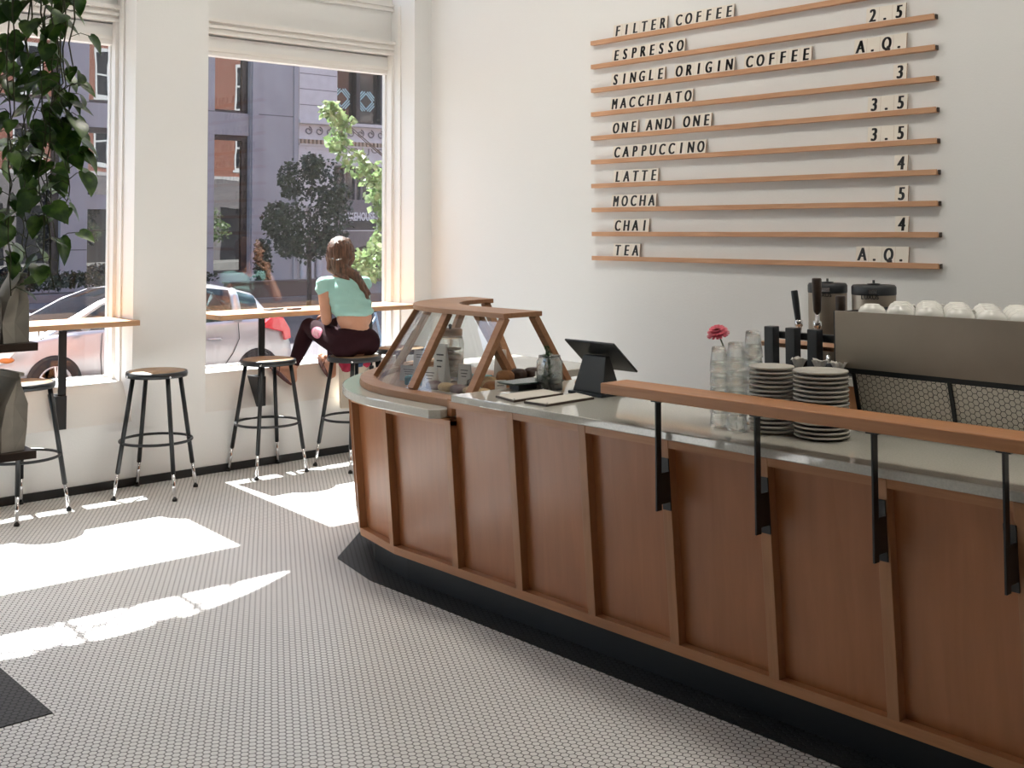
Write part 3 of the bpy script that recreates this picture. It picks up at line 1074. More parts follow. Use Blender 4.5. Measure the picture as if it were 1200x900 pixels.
for q in range(9):
    x, y = hx + rnd.uniform(-0.024, 0.024), hy + rnd.uniform(-0.024, 0.024)
    top = 0.13 + rnd.uniform(0, 0.05)
    pts = [(x, y, ZC + 0.012), (x + rnd.uniform(-.006, .006), y, ZC + top * 0.5), (hx + (x - hx) * 0.6, hy + (y - hy) * 0.6, ZC + top)]
    sp.tube(pts, 0.0018, 5)
    for z in range(9):
        f = 0.2 + 0.8 * z / 8
        zz = ZC + 0.012 + (top - 0.012) * f
        a = rnd.uniform(0, 6.28)
        px_ = x + (hx + (x - hx) * 0.6 - x) * f
        py_ = y + (hy + (y - hy) * 0.6 - y) * f
        leaf(lf, (px_, py_, zz), (math.cos(a) * 0.7, math.sin(a) * 0.7, 0.7), 0.020, 0.012)
P(sp, 'stem', M_STEM, hj)
P(lf, 'foliage', M_HERB, hj)
# bundle of paper sticks lying behind the jar
o = MB().cyl((0, 0, 0), (0.11, 0.03, 0.0), 0.011, 0.013, 12).build('paper_roll', M_KRAFTB)
o.location = (3.36, -1.80, ZC + 0.0135)
tag(o, 'rolled brown paper lying behind the herb jar', 'roll')
# grey price sign with black holder
sg = thing('counter_sign', 'grey card in a black holder behind the dark green tray', 'sign', (3.27, -1.86, ZC))
b = MB()
b.hexa([(3.215, -1.865, ZC + 0.02), (3.325, -1.865, ZC + 0.02), (3.325, -1.861, ZC + 0.02), (3.215, -1.861, ZC + 0.02)], [(3.215, -1.850, ZC + 0.105), (3.325, -1.850, ZC + 0.105), (3.325, -1.846, ZC + 0.105), (3.215, -1.846, ZC + 0.105)], 0)
b.box(3.258, -1.8565, ZC + 0.078, 3.282, -1.853, ZC + 0.081, 1)
P(b, 'card', [M_CERAM, M_INK], sg)
P(MB().box(3.222, -1.885, ZC, 3.318, -1.845, ZC + 0.030), 'holder', M_DARKPL, sg, 0.003)
# dark green tray on a low block
tr = thing('glass_tray', 'dark green glass tray raised on a low foot at the left end of the worktop', 'tray', (3.32, -2.03, ZC))
P(MB().hexa([(3.235, -2.14, ZC + 0.026), (3.325, -2.14, ZC + 0.026), (3.375, -1.90, ZC + 0.026), (3.235, -1.90, ZC + 0.026)], [(3.225, -2.15, ZC + 0.036), (3.335, -2.15, ZC + 0.036), (3.385, -1.89, ZC + 0.036), (3.225, -1.89, ZC + 0.036)]), 'tray_plate', M_SLATE, tr, 0.002)
P(MB().box(3.255, -2.10, ZC, 3.315, -1.93, ZC + 0.026), 'foot', M_DARKPL, tr, 0.002)
o = MB().lathe([(0.0, 0.0), (0.028, 0.0), (0.040, 0.009), (0.038, 0.010), (0.026, 0.004), (0.0, 0.004)], n=24).build('small_dish', M_WCERAM)
o.location = (3.30, -1.945, ZC + 0.036)
tag(o, 'small pale dish on the dark green tray', 'dish')
# two clip boards with cream menus
for k, (pts, lab) in enumerate(((((3.392, -2.300), (3.545, -2.335), (3.535, -2.050), (3.395, -2.030)), 'cream menu card on a dark board, the one nearer the pastry case'),
                                (((3.585, -2.318), (3.712, -2.312), (3.700, -2.035), (3.566, -2.000)), 'cream menu card on a dark board, the one nearer the tablet'))):
    cxm, cym = sum(p[0] for p in pts) / 4, sum(p[1] for p in pts) / 4
    t = thing('menu_board', lab, 'menu', (cxm, cym, ZC), group='menu boards lying on the worktop')
    P(MB().prism(pts, ZC, ZC + 0.009), 'board', M_DARKW, t, 0.001)
    ins = [(cxm + (x - cxm) * 0.94, cym + (y - cym) * 0.97) for x, y in pts]
    P(MB().prism(ins, ZC + 0.009, ZC + 0.0105), 'card', M_CREAM, t)
    for q in (0, 1, 2, 3):
        P(MB().lathe([(0.004, 0.0), (0.004, 0.002), (0.002, 0.003)], (cxm + (pts[q][0] - cxm) * 0.86, cym + (pts[q][1] - cym) * 0.93, ZC + 0.0105), 10), 'screw', M_CHROME, t)
# tablet till
tb = thing('tablet_till', 'black tablet till tilted back on a dark wedge stand', 'tablet', (3.62, -1.93, ZC))
TL, TR, BR, BL = V(3.500, -2.01, 1.131), V(3.785, -2.01, 1.131), V(3.770, -1.85, 1.003), V(3.485, -1.85, 1.003)
nrm = (TR - TL).cross(BL - TL).normalized()
if nrm.y < 0:
    nrm = -nrm
P(MB().hexa([TL, TR, BR, BL], [p + nrm * 0.009 for p in (TL, TR, BR, BL)]), 'tablet', M_TABLET, tb, 0.004)
cen = (TL + TR + BR + BL) / 4
P(MB().hexa([cen + (p - cen) * 0.93 + nrm * 0.009 for p in (TL, TR, BR, BL)], [cen + (p - cen) * 0.93 + nrm * 0.0098 for p in (TL, TR, BR, BL)]), 'screen', M_SCREEN, tb)
s0, s1 = V(3.515, -1.975, ZC + 0.012), V(3.690, -1.975, ZC + 0.012)
s2, s3 = V(3.700, -1.965, 1.072), V(3.570, -1.965, 1.072)
P(MB().hexa([s0, s1, s1 + V(0, 0.11, 0), s0 + V(0, 0.11, 0)], [s3, s2, s2 + V(0, 0.025, 0.0), s3 + V(0, 0.025, 0.0)]), 'stand', M_DARKPL, tb, 0.004)
P(MB().box(3.500, -1.990, ZC, 3.70, -1.84, ZC + 0.013), 'stand_base', M_DARKPL, tb, 0.004)

# ------------------------------------------------------------------ stacked tumblers
tm = MB()
R0, R1, HT = 0.0245, 0.0325, 0.088            # upside down: narrow foot on top
prof = [(R1, 0.0), (R1 * 0.985, 0.022), (R0 * 1.06, 0.070), (R0, HT - 0.004), (R0 - 0.004, HT), (0.0, HT), (0.0, HT - 0.014), (R0 - 0.004, HT - 0.014), (R0 * 1.06 - 0.003, 0.066), (R1 * 0.985 - 0.0028, 0.022), (R1 - 0.002, 0.0)]
n = 20
vs, fs = [], []
for r, z in prof:
    for i in range(n):
        a = 2 * PI * i / n
        rr_ = r * (1 - (0.03 if (i % 2 and 0.02 < z < 0.075) else 0))
        vs.append((rr_ * math.cos(a), rr_ * math.sin(a), z))
for j in range(len(prof) - 1):
    for i in range(n):
        i2 = (i + 1) % n
        fs.append((j * n + i, j * n + i2, (j + 1) * n + i2, (j + 1) * n + i))
for i in range(n):
    i2 = (i + 1) % n
    fs.append((i, i2, (len(prof) - 1) * n + i2, (len(prof) - 1) * n + i))
tm.add(vs, fs, 0, True)
tproto = None
ORD = ['lowest', 'second', 'third', 'fourth', 'fifth', 'sixth', 'seventh', 'eighth', 'ninth']
for x, y, cnt, gap, s, nm in ((4.435, -2.165, 5, 0.0475, 1.0, 'nearest the flower'), (4.525, -2.185, 5, 0.0465, 1.10, 'beside the rail bracket'), (4.487, -2.035, 6, 0.0445, 1.06, 'behind the plates')):
    for q in range(cnt):
        if tproto is None:
            o = tproto = tm.build('tumbler', M_TUMB, clean=True)
        else:
            o = tproto.copy()
            COL.objects.link(o)
        o.location = (x, y, ZC + q * gap * s)
        o.scale = (s, s, s)
        o.rotation_euler = (0, 0, q * 0.7)
        tag(o, 'upturned glass tumbler, %s in the stack %s' % ('topmost' if q == cnt - 1 else ORD[q] + (' from the bottom' if q else ''), nm), 'glass', 'stacked tumblers on the worktop')
# flower in a bud vase behind the tumblers
fl = thing('bud_vase', 'slim glass bud vase holding one flower behind the tumblers', 'vase', (4.40, -2.06, ZC))
P(MB().lathe([(0.0, 0.0), (0.026, 0.0), (0.028, 0.02), (0.024, 0.12), (0.011, 0.17), (0.011, 0.20), (0.013, 0.21), (0.010, 0.21), (0.009, 0.17), (0.022, 0.118), (0.025, 0.02), (0.0, 0.006)], (4.40, -2.06, ZC), 20), 'glass_body', M_TUMB, fl)
fz = 1.228
flw = thing('zinnia_flower', 'single pink zinnia standing above the stacked tumblers', 'flower', (4.40, -2.06, ZC + 0.02))
P(MB().tube([(4.40, -2.06, ZC + 0.02), (4.402, -2.06, ZC + 0.2), (4.390, -2.070, 1.16), (4.372, -2.085, fz - 0.008)], 0.0028, 6), 'stem', M_STEM, flw)
pm = MB()
fc = V(4.370, -2.087, fz)
axis = V(0.05, -0.40, 1.0).normalized()
e1 = axis.orthogonal().normalized()
e2 = axis.cross(e1)
rnd = random.Random(9)
for ringi, (rad, cnt, lift) in enumerate(((0.042, 17, -0.25), (0.037, 15, 0.05), (0.028, 12, 0.40), (0.018, 8, 0.8))):
    for q in range(cnt):
        a = 2 * PI * q / cnt + ringi * 0.3 + rnd.uniform(-.08, .08)
        d = e1 * math.cos(a) + e2 * math.sin(a)
        b0 = fc + axis * (0.002 * ringi)
        tip = b0 + d * rad + axis * rad * lift
        s = axis.cross(d) * 0.0068
        mid = b0.lerp(tip, 0.6)
        pm.add([b0, mid + s, mid - s, tip + s * 0.7 - axis * 0.002, tip - s * 0.7 - axis * 0.002, mid + axis * 0.0015], [(0, 1, 5), (0, 5, 2), (1, 3, 5), (5, 3, 4), (5, 4, 2)], 0, True)
P(pm, 'petals', M_PETAL, flw)
P(MB().ball(fc + axis * 0.008, (0.011, 0.011, 0.007), 12, 8), 'flower_centre', M_PETALC, flw)

# ------------------------------------------------------------------ saucers
for x, y, cnt, gap, rad, nm in ((4.632, -2.128, 15, 0.0150, 0.0765, 'beside the tumblers'), (4.806, -2.100, 15, 0.0149, 0.0905, 'beside the espresso machine')):
    pl = MB().lathe([(0.0, 0.003), (rad * 0.60, 0.003), (rad * 0.61, 0.0), (rad * 0.68, 0.0), (rad * 0.72, 0.004), (rad * 0.955, 0.0072), (rad * 0.99, 0.0085), (rad, 0.0115), (rad * 0.99, 0.0140), (rad * 0.96, 0.0142), (rad * 0.70, 0.0088), (rad * 0.60, 0.0068), (0.0, 0.0068)], n=44)
    proto = None
    for q in range(cnt):
        if proto is None:
            o = proto = pl.build('saucer', M_CERAM, clean=True)
        else:
            o = proto.copy()
            COL.objects.link(o)
        o.location = (x + 0.0012 * math.sin(q * 2.1), y + 0.0012 * math.cos(q * 1.7), ZC + 0.001 + q * gap)
        tag(o, 'grey saucer, %s in the stack %s' % ('topmost' if q == cnt - 1 else 'lowest' if q == 0 else 'number %d from the bottom' % (q + 1), nm), 'plate', 'stacked saucers on the worktop')
# ------------------------------------------------------------------ back counter, urns and pour-over stand
bc = thing('back_counter', 'low back counter along the menu wall behind the service counter', 'counter', (4.9, -0.35, 0), kind=None)
P(MB().box(3.55, -0.62, 0.10, 6.4, -0.015, 0.86), 'cabinet_body', M_BATTEN, bc)
P(MB().box(3.53, -0.65, 0.86, 6.42, -0.013, 0.90), 'worktop', M_STONE, bc, 0.003)
P(MB().box(3.6, -0.56, 0.0, 6.35, -0.05, 0.10), 'plinth', M_BLACK, bc)
for k, (x0, x1, lab) in enumerate(((3.715, 3.900, 'steel coffee urn with a black lid, the one behind the wooden tap handle'), (3.958, 4.160, 'steel coffee urn with a black lid behind the white cups'))):
    xc, yc, r = (x0 + x1) / 2, -0.50, (x1 - x0) / 2
    u = thing('coffee_urn', lab, 'urn', (xc, yc, 0.90), group='coffee urns on the back counter')
    def rbox(z0, z1, h, name, m, bev=0.012):
        return P(MB().box(xc - h, yc - h, z0, xc + h, yc + h, z1), name, m, u, bev)
    rbox(0.90, 0.955, r * 1.02, 'base', M_DARKPL)
    P(MB().lathe([(r * 0.98, 0.955), (r, 0.96), (r, 1.282), (r * 0.98, 1.288)], (xc, yc, 0), 40), 'steel_body', M_STEEL, u)
    P(MB().lathe([(r * 1.01, 1.284), (r * 1.02, 1.288), (r * 1.02, 1.320), (r * 0.95, 1.330), (0.0, 1.330)], (xc, yc, 0), 40), 'lid', M_DARKPL, u)
    P(MB().lathe([(0.03, 1.330), (0.03, 1.336), (0.006, 1.338), (0.006, 1.352), (0.0, 1.353)], (xc, yc, 0), 16), 'lid_knob', M_STEELB, u)
    vd = V(0.53, -0.85, 0).normalized()
    ex = V(0.85, 0.53, 0)
    fr = V(xc, yc, 0) + vd * (r * 1.025)
    lb = MB()
    lb.hexa([fr - ex * 0.028 + V(0, 0, 1.292), fr + ex * 0.012 + V(0, 0, 1.292), fr + ex * 0.012 + V(0, 0, 1.312), fr - ex * 0.028 + V(0, 0, 1.312)],
            [q + vd * 0.004 for q in (fr - ex * 0.028 + V(0, 0, 1.292), fr + ex * 0.012 + V(0, 0, 1.292), fr + ex * 0.012 + V(0, 0, 1.312), fr - ex * 0.028 + V(0, 0, 1.312))])
    P(lb, 'badge', M_CHROME, u)
    P(MB().text('LUXUS', 0.026, V(xc, yc, 1.248) + vd * (r * 1.003) - ex * 0.02 + V(0, 0, 0.02), ex, (0, 0, 1), 0.003, bold=0.0006), 'lettering', M_INK, u)
    P(MB().tube([V(xc, yc, 0.985) + vd * r, V(xc, yc, 0.985) + vd * (r + 0.045), V(xc, yc, 0.955) + vd * (r + 0.05)], 0.010, 8), 'spout', M_CHROME, u)
ps = thing('pour_over_stand', 'black three-post brewing stand behind the stacked saucers', 'stand', (4.50, -1.72, ZC))
for x in (4.400, 4.494, 4.588):
    P(MB().box(x - 0.021, -1.82, ZC, x + 0.021, -1.78, 1.232), 'post', M_DARKPL, ps, 0.003)
P(MB().box(4.379, -1.78, 1.186, 4.75, -1.755, 1.212), 'cross_bar', M_DARKPL, ps, 0.002)
P(MB().box(4.30, -1.755, 1.150, 4.75, -1.62, 1.166), 'wooden_shelf', M_CASEW, ps, 0.002)
for x in (4.33, 4.72):
    P(MB().box(x - 0.012, -1.70, ZC, x + 0.012, -1.68, 1.150), 'leg', M_DARKPL, ps, 0.002)
gr = thing('knock_box', 'dark round-topped knock box under the brewing stand', 'box', (4.47, -1.70, ZC))
P(MB().lathe([(0.06, 0.0), (0.065, 0.01), (0.065, 0.14), (0.058, 0.17), (0.035, 0.195), (0.0, 0.20)], (4.47, -1.69, ZC), 24), 'body', M_DARKPL, gr)
P(MB().tube([(4.405, -1.69, ZC + 0.16), (4.535, -1.69, ZC + 0.16)], 0.012, 8), 'knock_bar', M_RUBBER, gr)
for k, (x, y, z0, z1, lean, m_, lab) in enumerate(((4.385, -1.60, 1.166, 1.358, (-0.028, 0, 0), M_DARKPL, 'tap with a slim black handle above the brewing stand'), (4.468, -1.60, 1.166, 1.408, (0.0, 0, 0), M_DARKW, 'tap with a round brown wooden handle and chrome neck'), (4.57, -1.60, 1.166, 1.345, (0, 0, 0), M_DARKW, 'tap with a short brown handle in front of the urn'))):
    t = thing('drinks_tap', lab, 'tap', (x, y, z0), group='tap handles on the brewing stand')
    m1 = z0 + 0.45 * (z1 - z0)
    if k == 0:
        m1 = z0 + 0.28 * (z1 - z0)
    P(MB().lathe([(0.020, 0.0), (0.020, 0.012), (0.011, 0.02), (0.011, 0.05), (0.016, 0.055), (0.016, 0.075), (0.009, 0.08), (0.009, m1 - z0)], (x, y, z0), 16), 'faucet', M_CHROME, t)
    L = Vector(lean)
    r = 0.0135 if k == 0 else 0.0185
    P(MB().lathe([(r * 0.6, 0), (r * 0.8, 0.01), (r * 1.0, (z1 - m1) * 0.6), (r, (z1 - m1) - 0.004), (r * 0.85, z1 - m1)], (x, y, m1), 16, axis=V(0, 0, 1) + L * 5), 'handle', m_, t)
    P(MB().tube([(x, y, z0 + 0.035), (x, y - 0.035, z0 + 0.035), (x, y - 0.045, z0 + 0.015)], 0.007, 8), 'spout', M_CHROME, t)
# paper filters tucked between saucers and stand
for k, (x, y, a, lab) in enumerate(((4.60, -1.92, 0.4, 'crumpled white paper filter behind the first saucer stack'), (4.68, -1.91, 1.3, 'crumpled white paper filter between the two saucer stacks'), (4.76, -1.92, 2.2, 'crumpled white paper filter behind the second saucer stack'))):
    t = thing('paper_filter', lab, 'filter', (x, y, ZC), group='paper filters behind the saucers')
    b = MB()
    rnd = random.Random(20 + k)
    n = 14
    vs, fs = [], []
    for j in range(5):
        for i in range(n):
            aa = 2 * PI * i / n
            r = (0.014 + 0.005 * j) * (1 + (0.22 if i % 2 else -0.1) * j / 4)
            vs.append((x + r * math.cos(aa) * 0.75, y + r * math.sin(aa) * 0.75, ZC + 0.195 + 0.009 * j + rnd.uniform(-.005, .005) * (j > 0)))
    for j in range(4):
        for i in range(n):
            i2 = (i + 1) % n
            fs.append((j * n + i, j * n + i2, (j + 1) * n + i2, (j + 1) * n + i))
    b.add(vs, fs, 0, False)
    b.add([(p[0] * 0.97 + x * 0.03, p[1] * 0.97 + y * 0.03, p[2] + 0.0005) for p in vs], [f[::-1] for f in fs], 0, False)
    P(b, 'filter_paper', M_PAPER, t)
    P(MB().lathe([(0.0, 0), (0.030, 0), (0.032, 0.004), (0.030, 0.195), (0.0, 0.195)], (x, y, ZC), 16), 'holder', M_DARKPL, t)

# ------------------------------------------------------------------ espresso machine
em = thing('espresso_machine', 'long espresso machine with a brushed steel back and lower panels painted with floor reflections', 'espresso machine', (5.25, -1.7, ZC))
X0, X1, YB = 4.735, 5.78, -1.90
P(MB().box(X0, YB, 1.118, X1, YB + 0.012, 1.312), 'back_panel', M_STEEL, em, 0.001)
b = MB()
b.box(X0 - 0.006, YB + 0.003, 1.10, X0, YB + 0.52, 1.308)
b.box(X1, YB + 0.003, 1.10, X1 + 0.006, YB + 0.52, 1.308)
b.box(X0 - 0.006, YB + 0.012, 1.285, X1 + 0.006, YB + 0.52, 1.298)
b.box(X0 - 0.006, YB + 0.004, 1.300, X1 + 0.006, YB + 0.010, 1.311)
b.box(X0 + 0.01, YB + 0.02, 1.098, X1 - 0.01, YB + 0.50, 1.12)
P(b, 'upper_case', M_DARKPL, em)
P(MB().box(X0 + 0.02, YB + 0.20, ZC + 0.05, X1 - 0.02, YB + 0.46, 1.10), 'boiler_housing', M_DARKPL, em)
P(MB().box(X0 + 0.0, YB + 0.05, ZC + 0.024, X1 - 0.0, YB + 0.55, ZC + 0.048), 'drip_tray', M_DARKPL, em, 0.003)
edges = [X0 + 0.062, X0 + 0.398, X0 + 0.408 + 0.0, X0 + 0.79, X0 + 0.80, X1 - 0.012]
ytop, ybot, ztop, zbot = YB + 0.026, YB + 0.066, 1.100, 0.955
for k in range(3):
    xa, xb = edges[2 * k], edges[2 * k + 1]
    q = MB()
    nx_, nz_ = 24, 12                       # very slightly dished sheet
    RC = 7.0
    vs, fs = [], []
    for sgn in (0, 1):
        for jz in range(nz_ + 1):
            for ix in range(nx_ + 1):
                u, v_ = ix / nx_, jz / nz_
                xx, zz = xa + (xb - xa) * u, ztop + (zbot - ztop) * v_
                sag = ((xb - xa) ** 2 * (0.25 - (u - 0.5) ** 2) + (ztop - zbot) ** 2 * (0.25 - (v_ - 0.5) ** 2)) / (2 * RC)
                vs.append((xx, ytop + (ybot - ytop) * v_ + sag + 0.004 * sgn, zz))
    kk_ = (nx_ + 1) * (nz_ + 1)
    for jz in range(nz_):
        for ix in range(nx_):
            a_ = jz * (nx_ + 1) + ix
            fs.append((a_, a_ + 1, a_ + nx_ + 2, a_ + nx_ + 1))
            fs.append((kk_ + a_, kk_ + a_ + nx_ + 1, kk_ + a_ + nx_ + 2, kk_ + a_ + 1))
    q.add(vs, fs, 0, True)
    P(q, 'hex_reflection_panel', M_HEXREFL, em)
for x in (X0 + 0.056, X0 + 0.404, X0 + 0.796, X1 - 0.006):
    P(MB().bar((x, ytop - 0.004, 1.102), (x, ybot - 0.004, 0.95), 0.013, 0.006, (0, -1, 0)), 'panel_rib', M_STEELB, em)
for x in (X0 + 0.06, X1 - 0.06):
    for y in (YB + 0.06, YB + 0.46):
        P(MB().cyl((x, y, ZC), (x, y, ZC + 0.03), 0.022, 0.018), 'foot', M_RUBBER, em)
for k in range(3):
    x = X0 + 0.2 + 0.33 * k
    g = P(MB().cyl((x, YB + 0.50, 1.10), (x, YB + 0.50, 1.035), 0.036), 'group_head', M_CHROME, em)
    P(MB().tube([(x, YB + 0.53, 1.04), (x, YB + 0.70, 1.03)], [0.012, 0.016], 10), 'portafilter_handle', M_DARKW, em)
# cups on the machine
cp = MB().lathe([(0.046, 0.0), (0.0475, 0.003), (0.045, 0.016), (0.037, 0.029), (0.026, 0.035), (0.025, 0.038), (0.021, 0.038), (0.020, 0.0355), (0.0, 0.0355), (0.0, 0.031), (0.034, 0.027), (0.042, 0.015), (0.044, 0.0)], n=28)
hd = MB().tube([(0.040, 0, 0.024), (0.054, 0, 0.024), (0.058, 0, 0.015), (0.046, 0, 0.008)], 0.0035, 8)
cup = thing('coffee_cup', '', 'cup', group='upturned white cups on the espresso machine')
cp.build('bowl', M_WCERAM, cup, clean=True)
hd.build('handle', M_WCERAM, cup)
k = 0
rnd = random.Random(5)
rn = ('front', 'second', 'third', 'rear')
cn = ('first', 'second', 'third', 'fourth', 'fifth', 'sixth', 'seventh', 'eighth', 'ninth', 'tenth')
for r_ in range(4):
    for c_ in range(9):
        x = X0 + 0.10 + 0.106 * c_ + (0.053 if r_ % 2 else 0)
        y = YB + 0.075 + 0.098 * r_
        if x > X1 - 0.06:
            continue
        o = cup if k == 0 else dup(cup)
        k += 1
        o.location = (x, y, 1.2985)
        o.rotation_euler = (0, 0, rnd.uniform(0.8, 2.2))
        o['label'] = 'white cup upside down on the machine, %s from its window end in the %s row' % (cn[c_], rn[r_])

# ------------------------------------------------------------------ menu on the wall
RZ = [2.829 - (2.829 - 1.420) / 9 * i for i in range(10)]
rn = ['top', 'second', 'third', 'fourth', 'fifth', 'sixth', 'seventh', 'eighth', 'ninth', 'bottom']
items = ['FILTER COFFEE', 'ESPRESSO', 'SINGLE ORIGIN COFFEE', 'MACCHIATO', 'ONE AND ONE', 'CAPPUCCINO', 'LATTE', 'MOCHA', 'CHAI', 'TEA']
for i in range(10):
    r = thing('menu_rail', 'wooden menu rail, %s of the ten, holding %s' % (rn[i], items[i]), 'rail', (2.945, 0, RZ[i]), group='wooden menu rails on the wall')
    z = RZ[i]
    P(MB().prismx([(0.0, z - 0.026), (-0.036, z - 0.026), (-0.036, z + 0.002), (-0.027, z + 0.002), (-0.027, z - 0.006), (0.0, z - 0.006)], 1.748 + 0.002 * math.sin(i), 4.142), 'ledge', M_MENUW, r, 0.0008)
    P(MB().box(4.142, -0.024, z - 0.024, 4.146, 0.0, z + 0.0), 'end_grain', M_DARKW, r)
words = [("FILTER", 1.939, 0), ("COFFEE", 2.447, 0), ("ESPRESSO", 1.926, 1), ("SINGLE", 1.917, 2), ("ORIGIN", 2.445, 2), ("COFFEE", 2.967, 2), ("MACCHIATO", 1.908, 3), ("ONE", 1.918, 4), ("AND", 2.203, 4), ("ONE", 2.500, 4), ("CAPPUCCINO", 1.927, 5), ("LATTE", 1.931, 6), ("MOCHA", 1.914, 7), ("CHAI", 1.928, 8), ("TEA", 1.927, 9),
         ("2.5", 3.756, 1), ("A.Q.", 3.682, 2), ("3", 3.906, 3), ("3.5", 3.756, 4), ("3.5", 3.753, 5), ("4", 3.903, 6), ("5", 3.903, 7), ("4", 3.901, 8), ("A.Q.", 3.673, 9)]
PT = 0.0755
glyph = {}
on = ['first', 'second', 'third', 'fourth']
for wi, (wd, x0, i) in enumerate(words):
    for q, ch in enumerate(wd):
        if ch not in glyph:
            b = MB()
            b.box(-PT / 2 + 0.0006, -0.006, 0.0, PT / 2 - 0.0006, 0.0, 0.089, 0)
            b.box(PT / 2 - 0.0006, -0.0055, 0.001, PT / 2 + 0.0002, -0.0005, 0.088, 1)  # right edge coloured dark to stand for the tile's shadow side
            tx = {'.': -0.004}.get(ch, 0.0)
            for dx_ in (-0.0042, -0.0021, 0.0, 0.0021, 0.0042):
                b.text(ch, 0.098, (tx + dx_, -0.0062, 0.0135), (1, 0, 0), (0, 0, 1), 0.0012, 2, 0.0, {'M': 0.60, 'N': 0.68, 'O': 0.66, 'Q': 0.66, 'C': 0.70, 'G': 0.68}.get(ch, 0.74), 0.06)
            if ch == 'Q':
                b.bar((0.004, -0.0063, 0.030), (0.021, -0.0063, 0.010), 0.0012, 0.011, (1, 0, 1), 2)
            o = b.build('letter_tile', [M_TILEC, M_CASEW, M_INK])
            glyph[ch] = o
        else:
            o = glyph[ch].copy()
            COL.objects.link(o)
        o.location = (x0 + PT * (q + 0.5), -0.0195, RZ[i] - 0.0055)
        o.rotation_euler = (-math.radians(7.5), 0, 0)
        price = wi >= 15
        nm = {'.': 'full stop'}.get(ch, ch)
        cnt = wd.count(ch)
        ordn = (on[wd[:q].count(ch)] + ' ') if cnt > 1 else ''
        wname = wd
        if wd == 'ONE':
            wname = ('first ONE' if x0 < 2.3 else 'last ONE')
        lab = 'letter tile %s%s of %s%s on the %s menu rail' % (ordn, nm, 'price ' if price else '', wname, rn[i])
        tag(o, lab, 'letter tile', 'letter tiles on the menu rails')

# ------------------------------------------------------------------ the seated person
M_SKIN = mat('skin', (0.50, 0.255, 0.165), 0.5, var=0.06, scale=10)
M_SHIRT = mat('mint_jersey', (0.30, 0.52, 0.47), 0.85, bump=0.35, bscale=45)
M_LEGG = mat('dark_maroon_leggings', (0.022, 0.007, 0.010), 0.9, spec=0.12)
M_PATCH = mat('pink_print', (0.62, 0.20, 0.30), 0.6)
M_HAIR = mat('brown_hair', (0.10, 0.046, 0.025), 0.42, var=0.75, scale=18, stretch=(4, 4, 0.8), bump=0.6, bscale=60)
M_SANDAL = mat('brown_sandal', (0.10, 0.035, 0.025), 0.6)
M_EYE = mat('eye_white', (0.7, 0.68, 0.65), 0.2)
M_LIP = mat('lip', (0.40, 0.13, 0.11), 0.45)
M_BROW = mat('eyebrow', (0.06, 0.03, 0.02), 0.7)

person = thing('person', 'person in mint top and dark leggings seated at the window bar, chin on fist', 'person', (0.43, -0.99, 0.735))


def limb(mb, pts, rs, n=16):
    """tapered rounded limb"""
    for a, b, r0, r1 in zip(pts[:-1], pts[1:], rs[:-1], rs[1:]):
        a, b = Vector(a), Vector(b)
        L = (b - a).length
        prof = []
        for k in range(7):
            t = PI / 2 * (1 - k / 6)
            prof.append((max(1e-4, r0 * math.cos(t)), -r0 * math.sin(t)))
        for k in range(7):
            t = PI / 2 * k / 6
            prof.append((max(1e-4, r1 * math.cos(t)), L + r1 * math.sin(t)))
        mb.lathe(prof, a, n, axis=b - a)


def frame(fwd, upv=(0, 0, 1)):
    f = Vector(fwd).normalized()
    s = Vector(upv).cross(f).normalized()      # left of the face
    u = f.cross(s)
    return f, s, u


hipL, hipR = V(0.44, -1.095, 0.825), V(0.44, -0.90, 0.825)
kneeL, kneeR = V(0.065, -1.125, 0.922), V(0.075, -0.90, 0.915)
ankL, ankR = V(0.020, -1.232, 0.640), V(-0.015, -0.885, 0.650)
heelL, toeL = V(0.018, -1.222, 0.560), V(-0.118, -1.318, 0.700)
heelR, toeR = V(-0.010, -0.885, 0.565), V(-0.135, -0.890, 0.700)
pel, waist, chest = V(0.45, -0.998, 0.84), V(0.432, -0.996, 1.00), V(0.345, -0.993, 1.16)
shL, shR = V(0.305, -1.160, 1.225), V(0.295, -0.822, 1.215)
neck0, neck1 = V(0.290, -0.995, 1.265), V(0.262, -0.992, 1.350)
head = V(0.245, -0.985, 1.432)
elL, wrL = V(0.325, -1.150, 0.985), V(0.185, -1.060, 1.006)
elR, wrR = V(0.045, -0.865, 1.078), V(0.118, -0.905, 1.262)
F, S, U = frame((-0.70, 0.70, 0.16))
body = MB()
# torso
body.ball(pel, (0.115, 0.165, 0.105), 24, 16)
body.ball(V(0.455, -1.075, 0.825), (0.105, 0.090, 0.092), 20, 14)
body.ball(V(0.455, -0.920, 0.825), (0.105, 0.090, 0.092), 20, 14)
body.ball(waist, (0.092, 0.130, 0.10), 24, 16)
body.ball(waist.lerp(chest, 0.5), (0.090, 0.134, 0.11), 24, 16)
body.ball(chest, (0.092, 0.150, 0.115), 24, 16)
body.ball(V(0.302, -0.993, 1.22), (0.062, 0.165, 0.055), 24, 14)
limb(body, [pel, waist, chest], [0.10, 0.095, 0.10])
limb(body, [V(0.30, -0.993, 1.235), shL], [0.055, 0.050])
limb(body, [V(0.30, -0.993, 1.235), shR], [0.055, 0.050])
limb(body, [V(0.295, -0.994, 1.235), neck0, neck1, head - U * 0.02], [0.062, 0.050, 0.047, 0.05])
